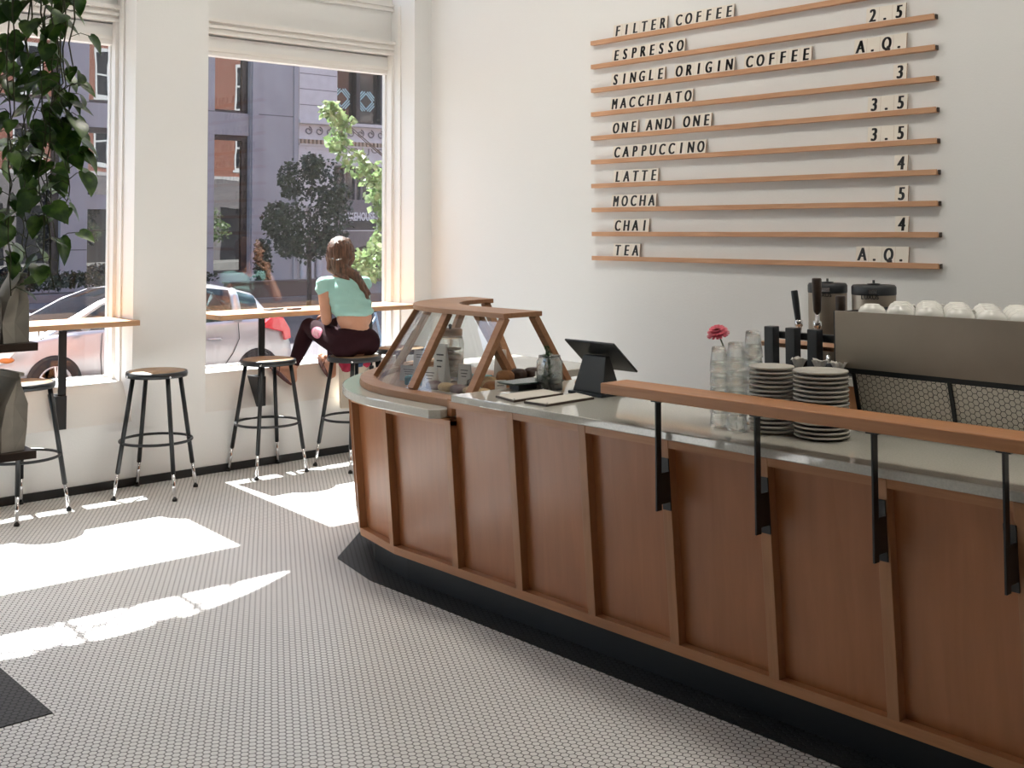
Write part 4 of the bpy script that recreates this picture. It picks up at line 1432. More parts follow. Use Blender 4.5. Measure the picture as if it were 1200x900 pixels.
# legs
for h, kn, an, he, to in ((hipL, kneeL, ankL, heelL, toeL), (hipR, kneeR, ankR, heelR, toeR)):
    limb(body, [h, h.lerp(kn, 0.5), kn, kn.lerp(an, 0.35), an], [0.088, 0.073, 0.055, 0.054, 0.033])
    limb(body, [an, he], [0.031, 0.028])
    d = to - he
    limb(body, [an, he + d * 0.55, he + d * 0.80], [0.031, 0.027, 0.022])
    limb(body, [he, he + d * 0.5, he + d * 0.78], [0.026, 0.022, 0.018])
    # toes
    sd = d.normalized().cross((an - he).normalized()).normalized()
    for q in range(5):
        o_ = (q - 2) * 0.0145
        limb(body, [he + d * 0.72 + sd * o_, he + d * (1.0 - 0.035 * abs(q - 1.2)) + sd * o_ * 1.15], [0.0105, 0.0085], 10)
# arms
limb(body, [shL, shL.lerp(elL, 0.45), elL], [0.049, 0.043, 0.036])
limb(body, [elL, elL.lerp(wrL, 0.3), wrL], [0.036, 0.035, 0.023])
limb(body, [shR, shR.lerp(elR, 0.45), elR], [0.049, 0.042, 0.035])
limb(body, [elR, elR.lerp(wrR, 0.3), wrR], [0.035, 0.034, 0.023])
# head: skull, jaw, nose, brow, chin, ears
rot = Matrix((F, S, U)).transposed()
hp = lambda x, y, z: head + F * x + S * y + U * z
body.ball(hp(-0.008, 0, 0.030), (0.093, 0.074, 0.083), 28, 18, rot=rot)
body.ball(hp(0.022, 0, -0.022), (0.066, 0.059, 0.082), 24, 16, rot=rot)
body.ball(hp(0.046, 0, -0.078), (0.036, 0.036, 0.026), 18, 12, rot=rot)
limb(body, [hp(0.076, 0, 0.018), hp(0.098, 0, -0.020)], [0.009, 0.0125], 12)
body.ball(hp(0.094, 0.010, -0.026), 0.008, 10, 8)
body.ball(hp(0.094, -0.010, -0.026), 0.008, 10, 8)
body.ball(hp(0.079, 0, -0.052), (0.010, 0.022, 0.011), 14, 10, rot=rot)
for s in (-1, 1):
    body.ball(hp(0.070, s * 0.030, 0.026), (0.018, 0.026, 0.009), 14, 10, rot=rot)
    body.ball(hp(0.058, s * 0.042, -0.020), (0.022, 0.020, 0.022), 14, 10, rot=rot)
    body.ball(hp(-0.004, s * 0.074, -0.008), (0.017, 0.008, 0.029), 14, 10, rot=rot)


def hand(mb, wr, d, palm_n, thumb_side, curl, size=1.0, thumb_curl=0.6):
    """palm and five fingers; d = along the hand, palm_n = out of the palm, fingers bend towards palm_n"""
    d, pn = Vector(d).normalized(), Vector(palm_n).normalized()
    sd = d.cross(pn).normalized() * thumb_side
    c0, c1 = Vector(wr), Vector(wr) + d * 0.082 * size
    for o_, r in ((-0.026, 0.0125), (-0.009, 0.0135), (0.009, 0.0135), (0.026, 0.0125)):
        limb(mb, [c0 + sd * o_ * 0.55, c1 + sd * o_], [0.0145, r], 12)
    lens = (0.068, 0.078, 0.073, 0.058)
    for k, o_ in enumerate((0.027, 0.009, -0.009, -0.027)):
        p = c1 + sd * o_ + d * (0.0, 0.004, 0.002, -0.005)[k]
        dd = d.copy()
        L = lens[k] * size
        for j, (fr, r0, r1) in enumerate(((0.45, 0.0098, 0.0090), (0.31, 0.0090, 0.0083), (0.24, 0.0083, 0.0072))):
            an = curl[j]
            dd = (dd * math.cos(an) + pn * math.sin(an)).normalized()
            pn2 = (pn - dd * pn.dot(dd))
            q = p + dd * L * fr
            limb(mb, [p, q], [r0, r1], 10)
            p = q
            # keep bending in the same plane
            ax = d.cross(pn).normalized()
            pn = ax.cross(dd) if ax.length else pn
            pn = pn.normalized()
        pn = Vector(palm_n).normalized()
    # thumb from the side of the palm near its base
    p = c0 + d * 0.022 + sd * 0.020
    dd = (d * 0.55 + sd * 0.75 + pn * 0.35).normalized()
    for j, (L, r0, r1) in enumerate(((0.040, 0.0125, 0.0108), (0.032, 0.0108, 0.0098), (0.026, 0.0098, 0.0082))):
        q = p + dd * L
        limb(mb, [p, q], [r0, r1], 10)
        p = q
        dd = (dd + (pn * 0.7 - sd * 0.6 + d * 0.25) * thumb_curl * 0.7).normalized()


# left hand lies loosely curled on the thigh, right hand makes the fist under the chin
hand(body, wrL, (-0.80, 0.45, -0.10), (0, 0, -1), 1, (0.25, 0.35, 0.25), 0.92)
hand(body, wrR, (0.10, -0.10, 1.0), (0.72, -0.45, 0.1), -1, (1.35, 1.45, 0.9), 0.90, 0.9)
bo = P(body, 'body', M_SKIN, person)
fuse(bo, 0.0045, 5, 0.5)
# eyes, brows, lips
for s in (-1, 1):
    e = P(MB().ball(hp(0.0795, s * 0.030, 0.012), (0.0085, 0.014, 0.0075), 14, 10, rot=rot), 'eye', M_EYE, person)
    P(MB().ball(hp(0.0855, s * 0.030, 0.012), (0.004, 0.006, 0.006), 12, 8, rot=rot), 'iris', M_BROW, e)
    P(MB().tube([hp(0.090, s * 0.014, 0.030), hp(0.089, s * 0.030, 0.036), hp(0.074, s * 0.046, 0.031)], [0.0032, 0.0036, 0.002], 6), 'eyebrow', M_BROW, person)
    P(MB().tube([hp(0.0855, s * 0.018, 0.0185), hp(0.0885, s * 0.030, 0.021), hp(0.0795, s * 0.044, 0.016)], [0.0018, 0.0024, 0.0018], 6), 'eyelash', M_BROW, person)
P(MB().tube([hp(0.083, 0.020, -0.050), hp(0.0885, 0.008, -0.0475), hp(0.0895, 0, -0.049), hp(0.0885, -0.008, -0.0475), hp(0.083, -0.020, -0.050)], [0.002, 0.0044, 0.0044, 0.0044, 0.002], 8).tube([hp(0.083, 0.018, -0.053), hp(0.0885, 0, -0.057), hp(0.083, -0.018, -0.053)], [0.002, 0.0055, 0.002], 8), 'lips', M_LIP, person)
# top
t = MB()
EX = 0.012
t.ball(waist.lerp(chest, 0.45), (0.100 + EX, 0.140 + EX, 0.105), 28, 18)
t.ball(waist.lerp(chest, 0.75), (0.100 + EX, 0.146 + EX, 0.10), 28, 18)
t.ball(waist.lerp(chest, 0.12) + V(0.004, 0, 0.018), (0.096 + EX, 0.134 + EX, 0.058), 28, 14)
t.ball(chest, (0.092 + EX, 0.150 + EX, 0.115), 28, 18)
t.ball(V(0.302, -0.993, 1.205), (0.062 + EX, 0.165 + EX, 0.055), 28, 14)
for q in (shL, shR):
    limb(t, [V(0.30, -0.993, 1.225), q], [0.062, 0.054])
limb(t, [shL, shL.lerp(elL, 0.13) + V(0, -0.010, 0)], [0.055, 0.052])
limb(t, [shR, shR.lerp(elR, 0.13)], [0.055, 0.052])
to_ = fuse(P(t, 'top', M_SHIRT, person), 0.006, 6)
# shallow creases across the back
for v in to_.data.vertices:
    p = v.co
    k = 0.0030 * math.sin(p.z * 118 + 9 * p.y + 2.0 * math.sin(14 * p.y)) * (1 if p.z < 0.46 else 0.4)
    v.co = p + Vector(v.normal) * k
# leggings
t = MB()
E2 = 0.006
t.ball(pel + V(0, 0, 0.004), (0.118 + E2, 0.168 + E2, 0.106), 28, 18)
for y in (-1.075, -0.920):
    t.ball(V(0.455, y, 0.825), (0.105 + E2, 0.090 + E2, 0.092 + 0.002), 24, 16)
for h, kn, an in ((hipL, kneeL, ankL), (hipR, kneeR, ankR)):
    limb(t, [h, h.lerp(kn, 0.5), kn, kn.lerp(an, 0.35), an + (kn - an) * 0.14], [0.088 + E2, 0.073 + E2, 0.055 + E2, 0.054 + E2, 0.040])
lg = fuse(P(t, 'leggings', M_LEGG, person), 0.006, 5)
# pink print on the side of the left thigh
pc = hipL.lerp(kneeL, 0.50)
ax = (kneeL - hipL).normalized()
pb = MB()
vs, fs = [], []
nr, na = 5, 20
base = V(0.35, -0.80, 0.20)
nrm = (base - ax * base.dot(ax)).normalized()
sdv = ax.cross(nrm)
R = 0.0850
for j in range(nr + 1):
    for i in range(na):
        a = 2 * PI * i / na
        uu, vv = 0.052 * j / nr * math.cos(a), 0.040 * j / nr * math.sin(a)
        th = vv / R
        vs.append(pc + ax * uu + nrm * (R * math.cos(th) + 0.0035) + sdv * (R * math.sin(th)))
for j in range(nr):
    for i in range(na):
        i2 = (i + 1) % na
        fs.append((j * na + i, j * na + i2, (j + 1) * na + i2, (j + 1) * na + i))
pb.add(vs, fs, 0, True)
pb.add([p - nrm * 0.006 for p in vs], [f[::-1] for f in fs], 0, True)
for q in range(4):
    uu = -0.028 + 0.017 * q
    pb.tube([pc + ax * (uu + 0.006 * math.cos(vv * 60)) + nrm * (R * math.cos(vv / R) + 0.0042) + sdv * (R * math.sin(vv / R)) for vv in [-0.026 + 0.0065 * k for k in range(9)]], 0.0016, 6, 1)
P(pb, 'thigh_print', [M_PATCH, M_WCERAM], person)
# sandals
for he, to, an in ((heelL, toeL, ankL), (heelR, toeR, ankR)):
    d = (to - he)
    dn = d.normalized()
    nn = (an - he - dn * (an - he).dot(dn)).normalized()
    sd = dn.cross(nn)
    sb = MB()
    ringA, ringB = [], []
    for k in range(24):
        a = 2 * PI * k / 24
        l = 0.5 + 0.58 * math.cos(a)
        wdt = (0.034 + 0.010 * max(0, math.cos(a))) * math.sin(a)
        p = he + d * l + sd * wdt - nn * 0.030
        ringA.append(p - nn * 0.012)
        ringB.append(p)
    sb.hexa(ringA, ringB)
    sb.tube([he + d * 0.42 + sd * 0.038 - nn * 0.03, he + d * 0.55 + sd * 0.030 + nn * 0.012, he + d * 0.70 + nn * 0.018, he + d * 0.55 - sd * 0.030 + nn * 0.012, he + d * 0.42 - sd * 0.038 - nn * 0.03], 0.005, 6)
    P(sb, 'sandal', M_SANDAL, person, 0.002)
# hair: cap over the skull, gathered low with a loose tail down the back
hb = MB()
hb.ball(hp(-0.020, 0, 0.034), (0.100, 0.084, 0.090), 28, 18, rot=rot)
hb.ball(hp(-0.050, 0, -0.020), (0.062, 0.078, 0.080), 24, 16, rot=rot)
for s in (-1, 1):
    limb(hb, [hp(0.040, s * 0.045, 0.085), hp(0.030, s * 0.074, 0.030), hp(-0.020, s * 0.080, -0.030), hp(-0.06, s * 0.055, -0.085)], [0.018, 0.016, 0.024, 0.022])
limb(hb, [hp(-0.070, 0.01, -0.030), hp(-0.085, 0.0, -0.09), V(0.378, -0.965, 1.280), V(0.424, -0.940, 1.215), V(0.452, -0.925, 1.165), V(0.466, -0.918, 1.125)], [0.050, 0.050, 0.040, 0.030, 0.020, 0.008])
limb(hb, [hp(-0.075, -0.035, -0.02), hp(-0.092, -0.028, -0.085), V(0.372, -0.940, 1.275), V(0.418, -0.912, 1.215), V(0.446, -0.900, 1.17)], [0.040, 0.036, 0.028, 0.018, 0.006])
limb(hb, [hp(-0.06, 0.05, -0.02), hp(-0.075, 0.055, -0.09), V(0.372, -1.03, 1.265), V(0.425, -1.0, 1.205)], [0.034, 0.032, 0.022, 0.006])
rnd = random.Random(12)
for q in range(46):
    a = rnd.uniform(-1.9, 1.9)
    z0 = rnd.uniform(0.02, 0.10)
    rr0 = math.sqrt(max(0.02, 1 - (z0 / 0.125) ** 2))
    p0 = hp(-0.022 - 0.096 * rr0 * math.cos(a), 0.084 * rr0 * math.sin(a), 0.034 + z0 * 0.72)
    p1 = hp(-0.030 - 0.088 * math.cos(a * 0.9), 0.088 * math.sin(a * 0.9), -0.005 + rnd.uniform(-.02, .02))
    p2 = hp(-0.078 + rnd.uniform(-.015, .012), 0.05 * math.sin(a * 0.6), -0.06 + rnd.uniform(-.02, .02))
    limb(hb, [p0, p1, p2], [0.005, 0.0085, 0.006], 8)
for q in range(16):
    y = rnd.uniform(-0.03, 0.03)
    pts = [hp(-0.095 + rnd.uniform(-.01, .01), y * 1.4, -0.04 + rnd.uniform(-.03, .03)), V(0.402 + rnd.uniform(-.01, .014), -0.965 + y, 1.275), V(0.440 + rnd.uniform(-.012, .014), -0.935 + y * 0.8, 1.21), V(0.464 + rnd.uniform(-.012, .012), -0.915 + y, 1.145 + rnd.uniform(-.03, .03))]
    limb(hb, pts, [0.010, 0.010, 0.008, 0.003], 8)
ho = fuse(P(hb, 'hair', M_HAIR, person), 0.0038, 1)
P(MB().tube([hp(-0.112, -0.030, -0.018), hp(-0.120, 0.0, -0.024), hp(-0.112, 0.035, -0.014)], 0.0045, 6), 'hair_clip', M_CHROME, person)
# things by the person
o = MB().box(-0.035, -0.07, 0, 0.035, 0.07, 0.009).build('phone', M_DARKPL, bevel=0.003)
o.location = (-0.15, -1.28, 1.0355)
o.rotation_euler = (0, 0, 0.35)
tag(o, 'dark phone lying on the window bar beside the seated person', 'phone')
o = MB().box(-0.03, -0.045, 0, 0.03, 0.045, 0.012).build('wallet', M_SANDAL, bevel=0.004)
o.location = (-0.06, -1.17, 1.0355)
o.rotation_euler = (0, 0, 0.2)
tag(o, 'small red-brown wallet on the window bar beside the phone', 'wallet')
bag = thing('tote_bag', 'cream tote bag hanging under the window bar with red and blue cloth on top', 'bag', (0.0, -0.78, 0.5))
M_TOTE = mat('cream_canvas', (0.70, 0.62, 0.50), 0.9, bump=0.3, bscale=25)
M_RED = mat('crimson_cloth', (0.42, 0.02, 0.06), 0.8, var=0.4, scale=18)
M_BLUE = mat('blue_cloth', (0.05, 0.10, 0.20), 0.8, var=0.4, scale=18)
b = MB()
ra, rb = [], []
for k in range(20):
    a = 2 * PI * k / 20
    ra.append((0.075 + 0.045 * math.cos(a), -0.755 + 0.120 * math.sin(a), 0.33))
    rb.append((0.075 + 0.040 * math.cos(a), -0.755 + 0.130 * math.sin(a), 0.635 - 0.02 * math.cos(2 * a)))
b.hexa(ra, rb)
P(b, 'bag_body', M_TOTE, bag, 0.01)
for x in (0.045, 0.105):
    P(MB().tube([(x, -0.85, 0.62), (x - 0.02, -0.82, 0.84), (0.045, -0.79, 0.99), (x - 0.02, -0.76, 0.84), (x, -0.66, 0.62)], 0.006, 6), 'strap', M_TOTE, bag)
for x, y, z, r, m_, nm in ((0.100, -0.835, 0.645, (0.045, 0.055, 0.062), M_RED, 'red scarf bundled at the left of the tote bag'), (0.085, -0.735, 0.640, (0.04, 0.05, 0.045), M_BLUE, 'blue cloth bundled in the middle of the tote bag'), (0.090, -0.670, 0.645, (0.035, 0.04, 0.045), M_RED, 'small red cloth bundled at the right of the tote bag')):
    b = MB()
    rnd = random.Random(int(abs(y) * 100))
    nu, nv = 16, 10
    vs, fs = [], []
    for j in range(nv + 1):
        tt = PI * j / nv
        for i in range(nu):
            a = 2 * PI * i / nu
            wob = 1 + 0.12 * math.sin(3 * a + 5 * tt) + rnd.uniform(-.04, .04)
            vs.append((r[0] * math.sin(tt) * math.cos(a) * wob, r[1] * math.sin(tt) * math.sin(a) * wob, r[2] * math.cos(tt)))
    for j in range(nv):
        for i in range(nu):
            i2 = (i + 1) % nu
            fs.append((j * nu + i, (j + 1) * nu + i, (j + 1) * nu + i2, j * nu + i2))
    b.add(vs, fs, 0, True)
    o = b.build('cloth_bundle', m_, clean=True)
    o.location = (x, y, z)
    tag(o, nm, 'cloth', 'cloths in the tote bag')
P(MB().tube([(0.045, -0.79, 1.002), (0.045, -0.79, 0.985), (0.045, -0.785, 0.975), (0.045, -0.772, 0.978)], 0.004, 6), 'hook', M_CHROME, bag)

# ------------------------------------------------------------------ retail shelf, paper bags, hanging pothos
shf = thing('retail_shelf', 'dark wooden retail shelf holding grey paper bags at the left edge', 'shelf', (2.75, -4.7, 0))
for z in (0.827, 1.190):
    P(MB().box(2.55, -5.45, z, 2.978, -4.0, z + 0.027), 'shelf_board', M_DARKW, shf, 0.001)
P(MB().box(2.55, -5.45, 2.42, 2.978, -4.0, 2.447), 'shelf_board', M_DARKW, shf, 0.001)
for x in (2.60, 2.92):
    P(MB().box(x - 0.02, -4.98, 0.02, x + 0.02, -4.94, 2.42), 'post', M_STEELB, shf)
P(MB().box(2.45, -5.4, 0.003, 3.02, -4.5, 0.02), 'foot_plate', M_STEELB, shf)


def paperbag(x, y, z, wd, dp, ht, rz, lab, m_, seed):
    rnd = random.Random(seed)
    t = thing('coffee_bag', lab, 'bag', (x, y, z), rz, 'grey paper coffee bags on the retail shelf')
    b = MB()
    rings = []
    for f, sx, sy in ((0, 1, 1), (0.3, 1.02, 1.04), (0.6, 0.98, 0.86), (0.82, 0.95, 0.42), (0.93, 0.97, 0.12), (1.0, 0.97, 0.09)):
        r = []
        for cx_, cy_ in ((-1, -1), (0, -1), (1, -1), (1, 0), (1, 1), (0, 1), (-1, 1), (-1, 0)):
            pin = 0.82 if (cy_ == 0 and f > 0.25) else 1.0
            r.append((cx_ * wd / 2 * sx * pin + rnd.uniform(-.004, .004), cy_ * dp / 2 * sy + 0.02 * f * f + rnd.uniform(-.004, .004) * (f < .9), f * ht))
        rings.append(r)
    vs = [p for r in rings for p in r]
    fs = []
    for j in range(len(rings) - 1):
        for i in range(8):
            i2 = (i + 1) % 8
            fs.append((j * 8 + i, j * 8 + i2, (j + 1) * 8 + i2, (j + 1) * 8 + i))
    fs += [list(range(8))[::-1], list(range(len(vs) - 8, len(vs)))]
    b.add(vs, fs, 0, False)
    b.build('bag_body', m_, t, 0.003)
    MB().box(-wd * 0.50, 0.015, ht * 0.955, wd * 0.50, 0.034, ht * 1.005).build('folded_top', m_, t, 0.002)


kk = 0
for z, ys_, hts in ((0.854, (-4.075, -4.175, -4.275, -4.38), (0.26, 0.275, 0.27, 0.28)), (1.217, (-4.06, -4.155, -4.255, -4.36), (0.235, 0.25, 0.30, 0.26))):
    for y, ht in zip(ys_, hts):
        kk += 1
        paperbag(2.865, y, z, 0.17, 0.085, ht, PI * 0.0 + 0.12 * math.sin(kk * 2), 'grey paper coffee bag on the %s shelf, %s from the window-wall end' % ('lower' if z < 1 else 'upper', ('first', 'second', 'third', 'fourth')[(kk - 1) % 4]), M_KRAFT, kk)

pot = thing('hanging_pothos', 'trailing pothos plant hanging down past the shelf at the upper left', 'plant', (2.90, -4.10, 2.447))
P(MB().lathe([(0.0, 0.0), (0.085, 0.0), (0.115, 0.16), (0.120, 0.165), (0.108, 0.165), (0.10, 0.14), (0.0, 0.14)], (2.90, -4.10, 2.447), 28), 'pot', M_DARKPL, pot)
P(MB().lathe([(0.0, 0.135), (0.099, 0.145), (0.0, 0.15)], (2.90, -4.10, 2.447), 20), 'soil', M_CHOC, pot)
vm, lm = MB(), MB()
rnd = random.Random(31)


def heart(mb, base, d, n, L):
    """heart-shaped pothos leaf: d along the blade, n its upper face"""
    d, n = Vector(d).normalized(), Vector(n)
    s = d.cross(n).normalized()
    n = s.cross(d)
    out = [(0.0, 0.0), (-0.10, 0.20), (-0.02, 0.40), (0.20, 0.50), (0.45, 0.45), (0.72, 0.26), (1.0, 0.0)]
    mid = [0.0, 0.05, 0.14, 0.28, 0.48, 0.74, 1.0]
    vs, fs = [], []
    droop = lambda l: -0.22 * l * l
    for l in mid:
        vs.append(base + d * (l * L) + n * (droop(l) * L))
    for sg in (1, -1):
        o = len(vs)
        for (l, w_) in out:
            vs.append(base + d * (l * L) + s * (sg * w_ * L * 0.88) + n * ((droop(max(l, 0)) + 0.16 * w_) * L))
        for q in range(6):
            f = (q, q + 1, o + q + 1, o + q)
            fs.append(f if sg > 0 else f[::-1])
    mb.add(vs, fs, 0, True)


# strands: (start xyz, list of way points)
def strand(pts, dens, L0, spread):
    pts = [Vector(p) for p in pts]
    fine = []
    for a, b in zip(pts[:-1], pts[1:]):
        for q in range(5):
            fine.append(a.lerp(b, q / 5) + V(rnd.uniform(-.010, .010), rnd.uniform(-.010, .010), 0))
    fine.append(pts[-1])
    vm.tube(fine, [0.0035 - 0.0015 * i / len(fine) for i in range(len(fine))], 5)
    tot = sum((b - a).length for a, b in zip(fine[:-1], fine[1:]))
    nl = int(tot / dens)
    for q in range(nl):
        f = (q + rnd.uniform(0.2, 0.8)) / nl * (len(fine) - 1)
        i = min(int(f), len(fine) - 2)
        p = fine[i].lerp(fine[i + 1], f - i)
        a = rnd.uniform(0, 2 * PI)
        pd = V(math.cos(a), math.sin(a), rnd.uniform(-0.1, 0.5))
        pl_ = rnd.uniform(0.25, 1.0) * spread
        tip = p + pd * pl_
        vm.tube([p, p + pd * pl_ * 0.5 + V(0, 0, 0.012), tip], 0.0018, 4)
        dd = V(math.cos(a) * 0.7 + rnd.uniform(-.5, .5), math.sin(a) * 0.7 + rnd.uniform(-.5, .5), -0.6 + rnd.uniform(-.5, .5))
        up_ = V(math.cos(a) + rnd.uniform(-.6, .6), math.sin(a) + rnd.uniform(-.6, .6), 0.7)
        heart(lm, tip, dd, up_, L0 * rnd.uniform(0.62, 1.12))


ring_ = lambda y, x, z: (x, y, z)
top = V(2.90, -4.06, 2.60)
starts = [(2.98, -3.90, 2.0, 1.64), (2.90, -3.92, 2.1, 1.45), (2.99, -3.965, 2.0, 1.40), (2.93, -4.02, 2.0, 1.42), (2.84, -4.00, 2.05, 1.50), (3.03, -4.02, 2.0, 1.50), (2.87, -4.09, 2.05, 1.46), (2.98, -4.10, 2.0, 1.38), (2.80, -4.10, 2.1, 1.6),
          (3.00, -3.93, 2.1, 1.80), (2.92, -3.97, 2.1, 1.75), (3.04, -3.96, 2.1, 1.95)]
for x, y, zm, ze in starts:
    strand([top + V(rnd.uniform(-.05, .05), 0, 0), V(x * 0.6 + 1.16, (y - 4.06) / 2, 2.56), V(x, y, 2.42), V(x + rnd.uniform(-.03, .03), y + rnd.uniform(-.02, .02), zm), V(x + rnd.uniform(-.05, .05), y + rnd.uniform(-.03, .03), (zm + ze) / 2), V(x + rnd.uniform(-.05, .05), y, ze)], 0.050 if ze < 1.7 else 0.036, 0.086, 0.085)
for q in range(14):
    a = rnd.uniform(0, 6.28)
    heart(lm, top + V(math.cos(a) * 0.08, math.sin(a) * 0.08, 0.03), V(math.cos(a), math.sin(a), 0.1), V(0, 0, 1), 0.11)
P(vm, 'vine', M_VINE, pot)
P(lm, 'foliage', M_POTHOS, pot)

# ------------------------------------------------------------------ outside: ground, street, own brick front
M_PAVE = mat('pale_paving', (0.33, 0.32, 0.30), 0.9, var=0.12, scale=2)
M_ROAD = mat('asphalt', (0.075, 0.065, 0.070), 0.9, var=0.2, scale=1.5)
M_BRICK = brickmat('red_brick', (0.36, 0.115, 0.070), (0.30, 0.095, 0.06), (0.30, 0.24, 0.20))
M_CONC = mat('mauve_grey_concrete', (0.335, 0.330, 0.345), 0.9, var=0.08, scale=1.2)
M_CONCD = mat('grey_frame_metal', (0.115, 0.115, 0.13), 0.5)
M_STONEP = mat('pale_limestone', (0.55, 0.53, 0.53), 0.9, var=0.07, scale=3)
M_STONED = mat('dark_limestone', (0.21, 0.19, 0.195), 0.9, var=0.1, scale=3)  # darker grey stone for carvings, doorway, fascia and planter
M_WINF = mat('white_window_frame', (0.75, 0.76, 0.76), 0.5)
M_DKFR = mat('dark_bronze_frame', (0.018, 0.018, 0.022), 0.4)
M_TERRA = mat('tan_dentil_stone', (0.42, 0.33, 0.24), 0.85)
M_TEALD = mat('pale_teal_decal', (0.34, 0.56, 0.60), 0.6)
M_SIGNW = mat('white_sign_paint', (0.72, 0.72, 0.74), 0.5)
M_PLANT = mat('brown_planter', (0.13, 0.095, 0.085), 0.8)
M_DKGL = mat('dark_window_glass', (0.018, 0.022, 0.024), 0.08)  # dark glass with little reflection
M_FGL = nt('facade_glass')[0]
_t = M_FGL.node_tree
_t.nodes.clear()
_o = _t.nodes.new('ShaderNodeOutputMaterial')
_d = _t.nodes.new('ShaderNodeBsdfDiffuse')
_d.inputs[0].default_value = (0.012, 0.015, 0.018, 1)
_g = _t.nodes.new('ShaderNodeBsdfGlossy')
_g.inputs['Roughness'].default_value = 0.0
_m = _t.nodes.new('ShaderNodeMixShader')
_m.inputs[0].default_value = FACADE_REFLECT
_n = _t.nodes.new('ShaderNodeTexNoise')
_n.inputs['Scale'].default_value = 0.55
_c = _t.nodes.new('ShaderNodeTexCoord')
_b = _t.nodes.new('ShaderNodeBump')
_b.inputs['Strength'].default_value = 1.0
_b.inputs['Distance'].default_value = 0.0045
for a_, b_ in ((_c.outputs['Object'], _n.inputs[0]), (_n.outputs[0], _b.inputs['Height']), (_b.outputs[0], _g.inputs['Normal']), (_d.outputs[0], _m.inputs[1]), (_g.outputs[0], _m.inputs[2]), (_m.outputs[0], _o.inputs[0])):
    _t.links.new(a_, b_)

struct('sidewalk', MB().box(-5.2, -30, -1.0, -0.42, 45, -0.12), M_PAVE, 'pale sidewalk outside the shop windows', 'sidewalk')
struct('street', MB().prismx([(-40, -1.0), (60, -1.0), (60, -0.68), (6, -0.68), (-3, -0.338), (-40, -0.338)], -20.5, -5.2), M_ROAD, 'dark asphalt street beyond the parked car', 'street')
struct('pavement', MB().box(-40, -40, -1.0, -20.5, 60, -0.26), mat('far_paving', (0.16, 0.145, 0.15), 0.9, var=0.15, scale=1.5), 'grey pavement on the far side of the street', 'pavement')
# own brick front
br = thing('brick_front', 'red brick street front of the cafe building, mirrored in the windows across the street', 'building', (-0.5, 10, -0.12))
b = MB()
b.box(-0.54, -0.022, -0.12, -0.402, 2.4, 4.4)
for i_ in range(len(BAYS)):
    y1 = BAYS[i_][0]
    y0 = BAYS[i_ + 1][1] + 0.12 if i_ + 1 < len(BAYS) else -9.4
    b.box(-0.54, y0, -0.12, -0.402, y1, 4.4)
for bb in BAYS:
    b.box(-0.54, bb[0], -0.12, -0.402, bb[1] + (0.141 if bb[1] > -1 else 0.12), 0.55)
b.box(-0.54, -9.4, 4.4, -0.402, 40.0, 13.5)
P(b, 'brick_wall', M_BRICK, br)
for r_, z in enumerate((1.0, 5.0, 8.5)):
    if r_ == 0:
        continue
    for c_ in range(9):
        y = 5.75 + 4.1 * c_
        f = MB()
        for yy, zz, y2, z2 in ((y, z, y + 1.5, z + 0.12), (y, z + 2.4, y + 1.5, z + 2.60), (y, z + 0.12, y + 0.1, z + 2.4), (y + 1.4, z + 0.12, y + 1.5, z + 2.4), (y + 0.1, z + 1.20, y + 1.4, z + 1.30), (y + 0.72, z + 0.12, y + 0.78, z + 1.20), (y + 0.72, z + 1.30, y + 0.78, z + 2.4), (y - 0.1, z - 0.14, y + 1.6, z)):
            f.box(-0.58, yy, zz, -0.541, y2, z2)
        wf = P(f, 'window', M_WINF, br)
        P(MB().box(-0.552, y + 0.1, z + 0.12, -0.541, y + 1.4, z + 2.4), 'pane', M_DKFR, wf)
P(MB().box(-0.60, -9.4, 4.40, -0.541, 40, 4.62), 'stone_band', M_STONEP, br)
P(MB().box(-0.58, 2.4, 2.85, -0.402, 40, 4.40), 'stone_fascia', M_STONED, br)
sf = MB()
for k in range(14):
    sf.box(-0.58, 2.4 + 2.8 * k, -0.12, -0.402, 2.4 + 2.8 * k + 0.5, 2.85)
P(sf, 'shopfront_pier', M_STONED, br)
P(MB().box(-0.47, 2.4, -0.12, -0.44, 40, 2.85), 'shopfront_glass', M_DKFR, br)

# ------------------------------------------------------------------ building across the street, left
b1 = thing('concrete_building', 'mauve-grey concrete building with tall mirrored windows across the street', 'building', (-26, 6, -0.26))
XB = -26.0
WINS = [(4.55, 6.79), (7.56, 9.75), (11.56, 12.81)]
cols = [-14.0, -8.5, -6.3, -1.5, 0.7] + [q for w_ in WINS for q in w_] + [14.55]
wl = MB()
pc = [(-14.0, -8.5), (-6.3, -1.5), (0.7, 4.55), (6.79, 7.56), (9.75, 11.56), (12.81, 14.55)]
for y0, y1 in pc:
    wl.box(XB - 0.6, y0, -0.26, XB, y1, 17.0)
allw = [(-8.5, -6.3), (-1.5, 0.7)] + WINS
for y0, y1 in allw:
    for z0, z1 in (((-0.26, 0.21), (4.61, 5.33), (7.95, 8.7), (11.4, 12.2), (15.0, 17.0))):
        wl.box(XB - 0.6, y0, z0, XB - 0.10, y1, z1)
